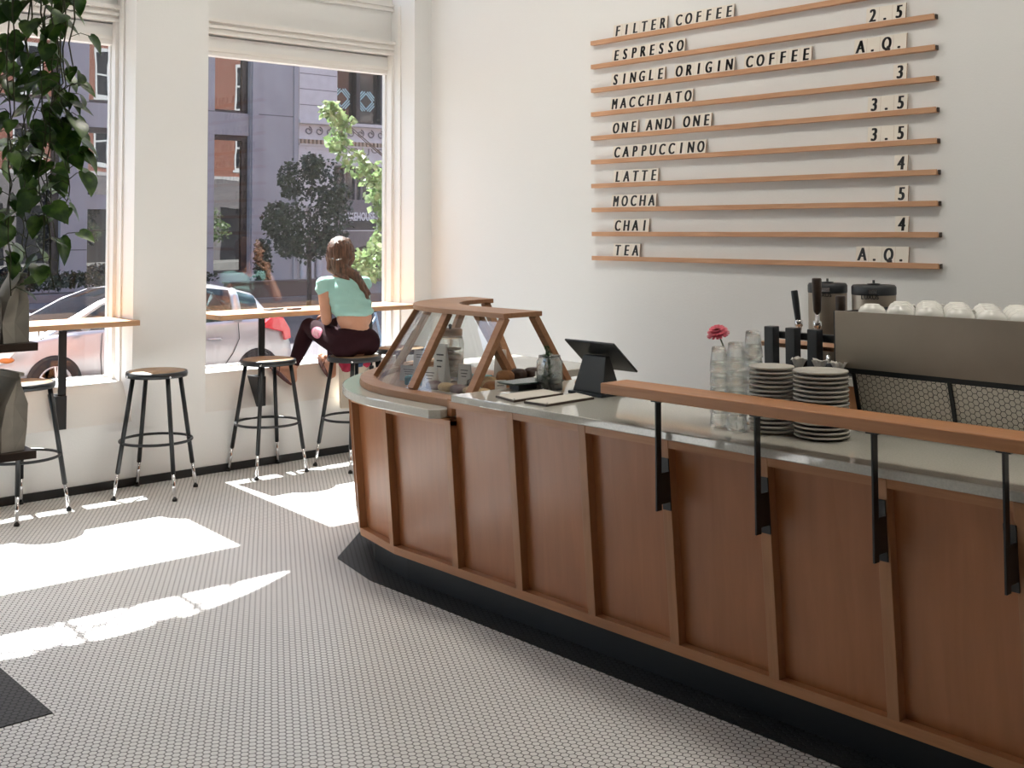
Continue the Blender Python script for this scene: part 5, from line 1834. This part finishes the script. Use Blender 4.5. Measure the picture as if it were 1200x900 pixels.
# pilaster strip and joints
wl.box(XB, 12.84, -0.26, XB + 0.10, 13.06, 17.0)
wl.box(XB, 14.40, -0.26, XB + 0.06, 14.56, 17.0)
for y0, y1 in pc:
    for z in (1.0, 5.31, 8.7, 12.2):
        wl.box(XB, y0 + 0.01, z, XB + 0.006, y1 - 0.01, z + 0.035, 1)
P(wl, 'facade', [M_CONC, M_CONCD], b1)
for y0, y1 in allw:
    for z0, z1 in ((0.21, 4.61), (5.33, 7.95), (8.7, 11.4), (12.2, 15.0)):
        f = MB()
        fw2 = 0.10
        f.box(XB - 0.32, y0, z0, XB - 0.18, y1, z0 + 0.09)
        f.box(XB - 0.32, y0, z1 - 0.16, XB - 0.18, y1, z1)
        f.box(XB - 0.32, y0, z0 + 0.09, XB - 0.18, y0 + 0.03, z1 - 0.16)
        f.box(XB - 0.32, y1 - 0.20, z0 + 0.09, XB - 0.18, y1, z1 - 0.16)
        if z0 < 1 and y0 > 5 and y0 < 9:
            f.box(XB - 0.30, y0 + 0.03, 2.20, XB - 0.16, y1 - 0.2, 2.63, 1)
            f.box(XB - 0.30, y0 + 0.03, 1.55, XB - 0.20, y1 - 0.2, 1.60)
        wf = P(f, 'window', [M_DKFR, M_CONC], b1)
        P(MB().box(XB - 0.27, y0 + 0.03, z0 + 0.09, XB - 0.25, y1 - 0.20, z1 - 0.16), 'pane', M_FGL, wf)

# ------------------------------------------------------------------ building across the street, right
b2 = thing('limestone_building', 'pale limestone building with carved frieze and arched doorway across the street', 'building', (-26, 18, -0.26))
Y0 = 14.62
wl = MB()
wl.box(XB - 0.8, Y0, 3.78, XB, 26.0, 5.22)                  # frieze zone
wl.box(XB - 0.8, Y0, 5.22, XB, 16.12, 16.0)
for z in (5.75, 6.28, 6.8, 7.35, 7.9, 8.45):
    wl.box(XB, Y0 + 0.02, z, XB + 0.004, 16.10, z + 0.03, 1)
wl.box(XB - 0.8, 18.95, 5.22, XB, 26.0, 16.0)
wl.box(XB - 0.8, 16.12, 7.6, XB, 18.95, 16.0)
wl.box(XB - 0.8, Y0, -0.26, XB, 16.0, 3.78)
wl.box(XB - 0.8, 19.4, -0.26, XB, 26.0, 3.78)
wl.box(XB - 0.9, 16.0, 2.05 - 0.0, XB - 0.35, 19.4, 2.62, 1)
wl.box(XB - 0.9, 16.0, 1.15, XB - 0.30, 19.4, 2.05, 1)
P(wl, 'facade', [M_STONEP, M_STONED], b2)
# cornice, carved waves and dentils
c = MB()
c.box(XB, Y0 - 0.06, 5.13, XB + 0.16, 26, 5.24)
c.box(XB, Y0 - 0.06, 4.60, XB + 0.10, 26, 4.68)
c.box(XB, Y0, 4.40, XB + 0.05, 26, 4.46)
c.box(XB, Y0 + 0.25, 4.28, XB + 0.03, 16.5, 4.32)
c.box(XB, Y0 + 0.25, 3.84, XB + 0.03, 16.5, 3.88)
P(c, 'cornice', M_STONEP, b2)
c = MB()
for k in range(16):
    y = Y0 + 0.2 + 0.42 * k
    c.tube([(XB + 0.03, y + 0.15 + (0.06 + 0.09 * q / 14) * math.cos(q * 0.55), 4.90 + (0.05 + 0.09 * q / 14) * math.sin(q * 0.55)) for q in range(15)], 0.022, 5)
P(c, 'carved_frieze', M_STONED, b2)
c = MB()
for k in range(60):
    y = Y0 + 0.05 + 0.155 * k
    c.box(XB, y, 4.46, XB + 0.09, y + 0.085, 4.60)
P(c, 'dentil_course', M_TERRA, b2)
for s_, y in (('R', 16.42), ('K', 16.93), ('J', 17.42), ('O', 17.68), ('H', 17.97)):
    P(MB().text(s_, 0.42, (XB + 0.004, y, 4.25), (0, 1, 0), (0, 0, 1), 0.02), 'carved_letter', M_STONED, b2)
# upper window with teal decals
f = MB()
f.box(XB - 0.5, 16.12, 5.24, XB - 0.15, 18.95, 5.32)
f.box(XB - 0.5, 16.12, 7.5, XB - 0.15, 18.95, 7.6)
for y in (16.12, 17.00, 17.08, 18.02, 18.87):
    f.box(XB - 0.5, y, 5.32, XB - 0.15, y + 0.08, 7.5)
wf = P(f, 'window', M_DKFR, b2)
P(MB().box(XB - 0.40, 16.2, 5.32, XB - 0.38, 18.87, 7.5), 'pane', M_DKGL, wf)
for yc, zc in ((16.53, 6.13), (17.56, 6.10), (18.45, 6.07)):
    d = MB()
    for sy in (-1, 1):
        for sz in (-1, 1):
            for k in range(3):
                o_ = 0.20 + 0.075 * k
                h = 0.20 + 0.02 * k
                c0 = V(XB - 0.372, yc + sy * o_ * 0.707, zc + sz * o_ * 0.707)
                dr = V(0, sy, -sz).normalized()
                hl = min(h, 0.235 if k == 0 else 0.21 if k == 1 else 0.15)
                d.bar(c0 - dr * hl, c0 + dr * hl, 0.046, 0.006, (1, 0, 0))
    P(d, 'decal', M_TEALD, wf)
# window strip, sign and arched doorway below
f = MB()
f.box(XB - 0.7, 16.0, 2.62, XB - 0.6, 19.4, 3.78)
for y in (16.05, 16.5, 16.75, 17.2, 17.45, 17.9, 18.15, 18.6, 18.85, 19.3):
    f.box(XB - 0.6, y, 2.62, XB - 0.52, y + 0.07, 3.70, 1)
wf = P(f, 'window', [M_DKGL, M_STONED], b2)
s = MB()
s.box(XB - 0.30, 16.45, 1.53, XB - 0.26, 17.98, 2.00)
for yy, zz, y2, z2 in ((16.45, 1.53, 17.98, 1.56), (16.45, 1.97, 17.98, 2.00), (16.45, 1.56, 16.48, 1.97), (17.95, 1.56, 17.98, 1.97)):
    s.box(XB - 0.262, yy, zz, XB - 0.25, y2, z2, 1)
s.text('BAKEHOUSE', 0.40, (XB - 0.259, 17.21, 1.90), (0, 1, 0), (0, 0, 1), 0.01, 1, 0.008, 0.60)
sgn = P(s, 'signboard', [M_DKFR, M_SIGNW], b2)
poly = [(16.0, -0.26), (16.0, 1.15), (19.4, 1.15), (19.4, -0.26), (18.75, -0.26)]
for k in range(17):
    a = PI * k / 16
    poly.append((17.75 + 1.0 * math.cos(a), 0.55 + 0.48 * math.sin(a)))
poly += [(16.75, -0.26)]
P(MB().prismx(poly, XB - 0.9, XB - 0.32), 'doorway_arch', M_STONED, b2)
dr = MB()
dr.box(XB - 0.85, 16.7, -0.26, XB - 0.78, 18.8, 1.1)
P(dr, 'door_recess', M_DKFR, b2)
for y in (16.9, 17.75):
    d = MB()
    d.box(XB - 0.78, y, -0.26, XB - 0.72, y + 0.75, 0.05)
    for k in range(3):
        d.box(XB - 0.78, y + 0.34 * k, 0.05, XB - 0.72, y + 0.34 * k + 0.07, 0.92)
    for z in (0.05, 0.45, 0.88):
        d.box(XB - 0.779, y, z, XB - 0.721, y + 0.75, z + 0.05)
    dd = P(d, 'door', M_PLANT, b2)
    P(MB().box(XB - 0.76, y + 0.05, 0.1, XB - 0.75, y + 0.72, 0.9), 'door_glass', M_DKGL, dd)
for y in (14.75, 15.05, 15.35):
    P(MB().lathe([(0.11, -0.26), (0.10, 0.1), (0.09, 2.3), (0.13, 2.4)], (XB + 0.10, y, 0), 14), 'half_column', M_STONEP, b2)

# ------------------------------------------------------------------ greenery outside
M_LEAFD = leafmat('dark_tree_leaf', (0.007, 0.020, 0.007), (0.028, 0.052, 0.016), 0.5, 0.2, 3)
M_LEAFS = leafmat('bright_maple_leaf', (0.13, 0.22, 0.07), (0.36, 0.45, 0.24), 0.4, 0.35, 7)
M_HEDGE = leafmat('hedge_leaf', (0.012, 0.024, 0.012), (0.035, 0.055, 0.022), 0.6, 0.1, 3)
M_BARK = mat('tree_bark', (0.06, 0.05, 0.045), 0.9, var=0.3, scale=12)


def leaves(mb, pts, L, rnd, n):
    for _ in range(n):
        c, r = rnd.choice(pts)
        while True:
            q = V(rnd.uniform(-1, 1), rnd.uniform(-1, 1), rnd.uniform(-1, 1))
            if 0.35 < q.length < 1:
                break
        p = Vector(c) + V(q.x * r[0], q.y * r[1], q.z * r[2])
        d = V(rnd.uniform(-1, 1), rnd.uniform(-1, 1), rnd.uniform(-1, 0.6)).normalized()
        l = L * rnd.uniform(0.6, 1.2)
        s = d.cross(V(rnd.uniform(-1, 1), rnd.uniform(-1, 1), rnd.uniform(-1, 1))).normalized() * l * 0.38
        mb.add([p, p + d * l * 0.45 + s, p + d * l, p + d * l * 0.45 - s], [(0, 1, 2, 3)])


def tree(name, lab, base, trunk_h, crown, L, n, m, r0, seed, group=None):
    rnd = random.Random(seed)
    t = thing(name, lab, 'tree', base, group=group)
    b = MB()
    bx, by, bz = base
    top = V(bx, by, bz + trunk_h)
    b.tube([(bx, by, bz), (bx + 0.02, by, bz + trunk_h * 0.5), top], [r0, r0 * 0.8, r0 * 0.65], 10)
    for c, r in crown:
        cv = Vector(c)
        b.tube([top - V(0, 0, 0.1), top.lerp(cv, 0.5) + V(0, 0, -0.05), cv], [r0 * 0.35, r0 * 0.18, r0 * 0.06], 6)
    P(b, 'trunk', M_BARK, t)
    f = MB()
    leaves(f, crown, L, rnd, n)
    P(f, 'foliage', m, t)
    return t


tree('street_tree', 'dark leafy street tree in front of the pale limestone building', (-18, 10.08, -0.43), 1.35,
     [((-18, 10.0, 2.1), (0.7, 0.75, 0.8)), ((-18.2, 9.5, 1.75), (0.6, 0.62, 0.6)), ((-17.9, 10.65, 1.8), (0.6, 0.6, 0.7)), ((-18, 9.55, 2.85), (0.35, 0.35, 0.5)), ((-18, 10.55, 2.85), (0.5, 0.5, 0.6)), ((-18, 10.85, 2.3), (0.45, 0.45, 0.55)), ((-18, 10.1, 1.2), (0.5, 0.75, 0.4)), ((-18, 9.15, 1.85), (0.3, 0.38, 0.45)), ((-18, 10.75, 1.35), (0.4, 0.45, 0.35)), ((-18, 9.5, 1.2), (0.4, 0.4, 0.3)), ((-18, 10.15, 3.2), (0.3, 0.3, 0.35))], 0.125, 4600, M_LEAFD, 0.07, 3, 'street trees')
nt_ = tree('maple_tree', 'sunlit maple on the near sidewalk, branches reaching past the window edge', (-4.4, 3.75, -0.12), 2.0,
           [((-4.5, 1.98, 3.02), (0.10, 0.10, 0.10)), ((-4.5, 2.14, 2.88), (0.12, 0.14, 0.12)), ((-4.6, 2.17, 2.64), (0.14, 0.13, 0.15)), ((-4.5, 2.36, 2.42), (0.16, 0.17, 0.15)), ((-4.4, 2.52, 2.24), (0.16, 0.17, 0.14)), ((-4.5, 2.68, 2.08), (0.18, 0.18, 0.17)), ((-4.6, 2.80, 1.98), (0.18, 0.19, 0.17)), ((-4.5, 2.86, 1.82), (0.17, 0.15, 0.18)), ((-4.5, 2.88, 2.36), (0.10, 0.09, 0.28)), ((-4.5, 2.78, 1.66), (0.12, 0.13, 0.08)),
            ((-4.5, 2.74, 1.44), (0.20, 0.18, 0.14)), ((-4.4, 2.55, 1.30), (0.18, 0.19, 0.13)), ((-4.5, 2.36, 1.20), (0.16, 0.17, 0.10)), ((-4.6, 2.76, 1.16), (0.20, 0.21, 0.15)), ((-4.5, 2.52, 1.05), (0.16, 0.19, 0.09)),
            ((-4.4, 3.9, 3.3), (1.0, 0.8, 0.8)), ((-4.4, 4.5, 3.0), (1.0, 1.0, 1.0)), ((-4.4, 3.7, 2.3), (0.8, 0.5, 0.6))], 0.10, 1750, M_LEAFS, 0.05, 7, 'street trees')
for k, (y, lab) in enumerate(((15.5, 'leafy tree farther along the near sidewalk, mirrored in the far windows'), (22.5, 'leafy tree farthest along the near sidewalk, mirrored in the far windows'))):
    tree('maple_tree', lab, (-3.6, y, -0.12), 1.4, [((-3.6, y, 1.9), (1.2, 1.3, 1.0)), ((-3.4, y + 0.7, 1.5), (1.0, 1.0, 0.7)), ((-3.8, y - 0.7, 1.5), (1.0, 1.0, 0.7))], 0.16, 1500, M_LEAFS, 0.07, 11 + k, 'street trees')
rnd = random.Random(8)
f = MB()
tp = thing('topiary_column', 'narrow dark evergreen column beside the street tree', 'shrub', (-21.6, 10.8, -0.26))
leaves(f, [((-21.6, 10.8, 0.1 + 0.12 * k), (0.26, 0.27 - 0.012 * abs(k - 4), 0.16)) for k in range(10)], 0.10, rnd, 1500)
P(f, 'foliage', M_HEDGE, tp)
P(MB().cyl((-21.6, 10.8, -0.26), (-21.6, 10.8, 0.3), 0.04), 'trunk', M_BARK, tp)
f = MB()
leaves(f, [((-23.2, y, 0.26 + 0.05 * math.sin(y * 2.3)), (0.45, 0.5, 0.22)) for y in [1 + 0.3 * k for k in range(30)]], 0.12, rnd, 4200)
tag(P(f, 'hedge', M_HEDGE), 'low dark hedge along the foot of the concrete building', 'hedge')
pl = thing('planter_box', 'brown planter box along the far pavement below the street tree', 'planter', (-20.9, 12.0, -0.26))
P(MB().box(-21.2, 9.4, -0.26, -20.8, 13.4, 0.14), 'box', M_PLANT, pl, 0.01)
P(MB().box(-21.24, 9.36, 0.14, -20.76, 13.44, 0.19), 'rim', M_PLANT, pl, 0.01)
pl = thing('stone_planter', 'low stone planter holding the hedge', 'planter', (-23.2, 5.5, -0.26))
P(MB().box(-23.75, 0.5, -0.26, -22.7, 10.3, -0.06), 'box', M_STONED, pl, 0.01)

# ------------------------------------------------------------------ bicycle at the kerb
bk = thing('bicycle', 'pale blue bicycle parked at the kerb, glimpsed under the window bar', 'bicycle', (-7.0, 4.55, -0.43))
M_BLUEP = mat('pale_blue_paint', (0.18, 0.32, 0.48), 0.35)
bx, bz = -7.0, -0.43
wy = (4.10, 5.08)
for y in wy:
    wh = P(MB().tube([(bx, y + 0.31 * math.cos(a), bz + 0.33 + 0.31 * math.sin(a)) for a in [2 * PI * k / 36 for k in range(36)]], 0.018, 8, closed=True), 'wheel', M_RUBBER, bk)
    sp_ = MB()
    for k in range(12):
        a = 2 * PI * k / 12
        sp_.tube([(bx, y, bz + 0.33), (bx, y + 0.3 * math.cos(a), bz + 0.33 + 0.3 * math.sin(a))], 0.0025, 4)
    P(sp_, 'spokes', M_CHROME, wh)
bb_, seat, headt, headb = (bx, 4.52, bz + 0.30), (bx, 4.38, bz + 0.86), (bx, 4.95, bz + 0.84), (bx, 4.98, bz + 0.66)
fr = MB()
for a, b_ in ((bb_, seat), (bb_, headb), (seat, headt), (headt, headb), (headb, (bx, wy[1], bz + 0.33)), (bb_, (bx, wy[0], bz + 0.33)), ((bx, 4.41, bz + 0.74), (bx, wy[0], bz + 0.33))):
    fr.tube([a, b_], 0.018, 8)
P(fr, 'frame', M_BLUEP, bk)
P(MB().ball((bx, 4.37, bz + 0.90), (0.07, 0.13, 0.035), 14, 8), 'saddle', M_RUBBER, bk)
P(MB().tube([(bx - 0.25, 4.90, bz + 0.98), (bx - 0.1, 4.96, bz + 0.98), (bx, 4.95, bz + 0.84), (bx + 0.1, 4.96, bz + 0.98), (bx + 0.25, 4.90, bz + 0.98)], 0.012, 8), 'handlebar', M_CHROME, bk)
P(MB().tube([(bx - 0.1, 4.52, bz + 0.14), (bx, 4.52, bz + 0.30), (bx + 0.1, 4.52, bz + 0.46)], 0.014, 6), 'crank', M_CHROME, bk)

# ------------------------------------------------------------------ parked car
M_CAR = mat('silver_paint', (0.45, 0.45, 0.47), 0.28, 0.45, coat=0.8)
M_CGL = paneglass('car_glass', (0.30, 0.36, 0.36), 1.3)
M_TYRE = mat('tyre_rubber', (0.022, 0.022, 0.024), 0.85)
M_ALLOY = mat('alloy', (0.62, 0.62, 0.63), 0.3, 0.8)
M_RED_L = mat('red_lens', (0.55, 0.015, 0.03), 0.15, coat=0.6)
M_AMB = mat('amber_lens', (0.65, 0.20, 0.03), 0.15, coat=0.6)
M_INTR = mat('tan_interior', (0.20, 0.15, 0.11), 0.8)
car = thing('parked_car', 'silver hatchback parked at the kerb outside both windows', 'car', (-7.13, -0.568, -0.43))
XC = -7.13
low_ = [(-1.47, 0.02, 0.60), (-1.40, 0.16, 0.71), (-1.22, 0.26, 0.80), (-0.95, 0.32, 0.845), (-0.65, 0.37, 0.865), (-0.35, 0.42, 0.875), (0.0, 0.445, 0.88), (0.6, 0.475, 0.88), (1.2, 0.505, 0.88), (1.7, 0.53, 0.875), (2.05, 0.54, 0.86), (2.32, 0.52, 0.82), (2.50, 0.42, 0.775), (2.60, 0.22, 0.73), (2.62, 0.02, 0.70)]
vs, fs = [], []
NP = 17
for y, zs, hw in low_:
    zb = -0.22
    half = [(0.80, zb), (0.97, zb + 0.05), (1.0, zb + (zs - zb) * 0.35), (0.995, zb + (zs - zb) * 0.62), (0.965, zs - 0.06 * min(1, (zs - zb) * 2)), (0.93, zs - 0.012), (0.86, zs + 0.012), (0.5, zs + 0.05)]
    row = [(XC + hw * a, y, z) for a, z in half] + [(XC, y, zs + 0.062)] + [(XC - hw * a, y, z) for a, z in half[::-1]]
    vs += row
for j in range(len(low_) - 1):
    for i in range(NP):
        i2 = (i + 1) % NP
        fs.append((j * NP + i, j * NP + i2, (j + 1) * NP + i2, (j + 1) * NP + i))
fs += [list(range(NP))[::-1], list(range(len(vs) - NP, len(vs)))]
cb = MB().add(vs, fs, 0, True)
P(cb, 'body_shell', M_CAR, car)
gh = [(-0.62, 0.40, 0.74, 0.70), (-0.30, 0.58, 0.78, 0.66), (0.02, 0.76, 0.80, 0.63), (0.34, 0.885, 0.81, 0.61), (0.8, 0.955, 0.815, 0.61), (1.3, 0.965, 0.81, 0.60), (1.75, 0.93, 0.80, 0.59), (2.08, 0.86, 0.78, 0.57), (2.36, 0.56, 0.74, 0.62)]
zsh = lambda y: [z0 + (z1 - z0) * (y - y0) / (y1 - y0) for (y0, z0, _), (y1, z1, _) in zip(low_[:-1], low_[1:]) if y0 <= y <= y1][0]
vs = []
for y, zr, hb_, hr in gh:
    zb = zsh(y) - 0.01
    vs += [(XC + hb_, y, zb), (XC + hb_ * 0.35 + hr * 0.65, y, zb + (zr - zb) * 0.72), (XC + hr, y, zr - 0.03), (XC + hr * 0.85, y, zr), (XC, y, zr + 0.03), (XC - hr * 0.85, y, zr), (XC - hr, y, zr - 0.03), (XC - (hb_ * 0.35 + hr * 0.65), y, zb + (zr - zb) * 0.72), (XC - hb_, y, zb)]
glf, rff = [], []
for j in range(len(gh) - 1):
    for i in range(8):
        f_ = (j * 9 + i, j * 9 + i + 1, (j + 1) * 9 + i + 1, (j + 1) * 9 + i)
        if 2 <= i <= 5 and 3 <= j <= 6 or (i in (1, 6) and 3 <= j <= 6):
            rff.append(f_) if i not in (1, 6) else glf.append(f_)
        elif i in (2, 5) and j < 3:
            rff.append(f_)
        elif i in (0, 7, 1, 6) and j == 7:
            rff.append(f_)
        else:
            glf.append(f_)
P(MB().add(vs, glf, 0, True), 'car_windows', M_CGL, car)
P(MB().add(vs, rff, 0, True), 'roof', M_CAR, car)
pl_ = MB()
for s in (0, 8):
    k1, k2 = (1, 2) if s == 0 else (7, 6)
    for j in (4, 6):
        a, b_, c_ = Vector(vs[j * 9 + s]), Vector(vs[j * 9 + k1]), Vector(vs[j * 9 + k2])
        pl_.tube([a, b_, c_], [0.035, 0.03, 0.025] if j == 4 else [0.07, 0.06, 0.05], 6)
    pl_.tube([Vector(vs[0 * 9 + s]), Vector(vs[1 * 9 + k1]), Vector(vs[2 * 9 + k2]), Vector(vs[3 * 9 + k2])], 0.024, 8)
P(pl_, 'pillar', M_CAR, car)
it = MB().box(XC - 0.6, -0.1, 0.0, XC + 0.6, 2.0, 0.33)
for x in (-0.33, 0.33):
    it.box(XC + x - 0.22, 0.55, 0.33, XC + x + 0.22, 0.70, 0.72)
    it.box(XC + x - 0.22, 1.50, 0.33, XC + x + 0.22, 1.65, 0.66)
it.box(XC - 0.62, -0.35, 0.2, XC + 0.62, -0.05, 0.47)
P(it, 'interior', M_INTR, car, 0.03)
for y in (-0.568, 2.03):
    for s in (1, -1):
        xo = XC + s * 0.868
        ar = P(MB().lathe([(0.315, 0.0), (0.315, 0.022), (0.285, 0.024)], (xo - s * 0.012, y, -0.145), 40, axis=(s, 0, 0)), 'wheel_arch', M_BLACK, car)
        wz = -0.145
        wh = P(MB().lathe([(0.18, -0.18), (0.26, -0.18), (0.285, -0.15), (0.285, 0.0), (0.268, 0.028), (0.200, 0.030), (0.19, 0.01)], (xo, y, wz), 40, axis=(s, 0, 0)), 'tyre', M_TYRE, car)
        rm = MB()
        rm.lathe([(0.175, 0.005), (0.197, 0.032), (0.186, 0.036), (0.168, 0.012)], (xo, y, wz), 40, axis=(s, 0, 0))
        for k in range(5):
            a = 2 * PI * k / 5 + 0.3
            for da in (-0.10, 0.10):
                rm.bar((xo + s * 0.036, y + 0.04 * math.cos(a), wz + 0.04 * math.sin(a)), (xo + s * 0.030, y + 0.186 * math.cos(a + da), wz + 0.186 * math.sin(a + da)), 0.018, 0.03, (s, 0, 0))
        rm.lathe([(0.055, 0.02), (0.05, 0.042), (0.0, 0.044)], (xo, y, wz), 20, axis=(s, 0, 0))
        P(rm, 'rim', M_ALLOY, wh)
        P(MB().lathe([(0.15, 0.0), (0.15, 0.012)], (xo, y, wz), 28, axis=(s, 0, 0)), 'brake_disc', M_CONCD, wh)
xs = XC + 0.885
for s in (1, -1):
    h = MB()
    pts = [(-1.36, 0.02), (-1.10, 0.10), (-0.98, 0.24), (-1.15, 0.225), (-1.34, 0.14)]
    a_ = [(XC + s * (0.74 + 0.20 * (y + 1.36)), y, z) for y, z in pts]
    b_ = [(XC + s * (0.83 + 0.12 * (y + 1.36)), y - 0.01, z) for y, z in pts]
    h.hexa(a_, b_)
    hl = P(h, 'headlight', M_ALLOY, car, 0.01)
    P(MB().ball((XC + s * 0.845, -1.10, 0.13), (0.03, 0.09, 0.035), 12, 8), 'indicator', M_AMB, hl)
    h = MB()
    pts = [(2.02, 0.44), (2.20, 0.57), (2.40, 0.55), (2.52, 0.40), (2.545, 0.28), (2.44, 0.25), (2.40, 0.36), (2.22, 0.40)]
    a_ = [(XC + s * 0.66, y, z) for y, z in pts]
    b_ = [(XC + s * (0.885 - 0.25 * max(0, y - 2.15)), y + 0.01, z) for y, z in pts]
    h.hexa(a_, b_)
    P(h, 'tail_light', M_RED_L, car, 0.012)
    P(MB().tube([(XC + s * 0.878, 1.30, 0.295), (XC + s * 0.905, 1.33, 0.30), (XC + s * 0.905, 1.46, 0.305), (XC + s * 0.878, 1.49, 0.30)], 0.014, 8), 'door_handle', M_CAR, car)
    sl_ = MB()
    sl_.tube([(XC + s * 0.876, -0.02, -0.12), (XC + s * 0.886, -0.05, 0.15), (XC + s * 0.873, -0.04, 0.41)], 0.005, 5)
    sl_.tube([(XC + s * 0.876, 0.92, -0.14), (XC + s * 0.886, 0.92, 0.15), (XC + s * 0.873, 0.93, 0.46)], 0.005, 5)
    sl_.tube([(XC + s * 0.876, 1.50, -0.10), (XC + s * 0.886, 1.66, 0.12), (XC + s * 0.880, 1.74, 0.30), (XC + s * 0.866, 1.72, 0.50)], 0.005, 5)
    P(sl_, 'door_seam', M_BLACK, car)
    P(MB().ball((XC + s * 0.96, -0.28, 0.50), (0.09, 0.06, 0.06), 14, 10), 'wing_mirror', M_CAR, car)
car.rotation_euler = (-0.038, 0, 0)          # the street falls away towards the back of the car
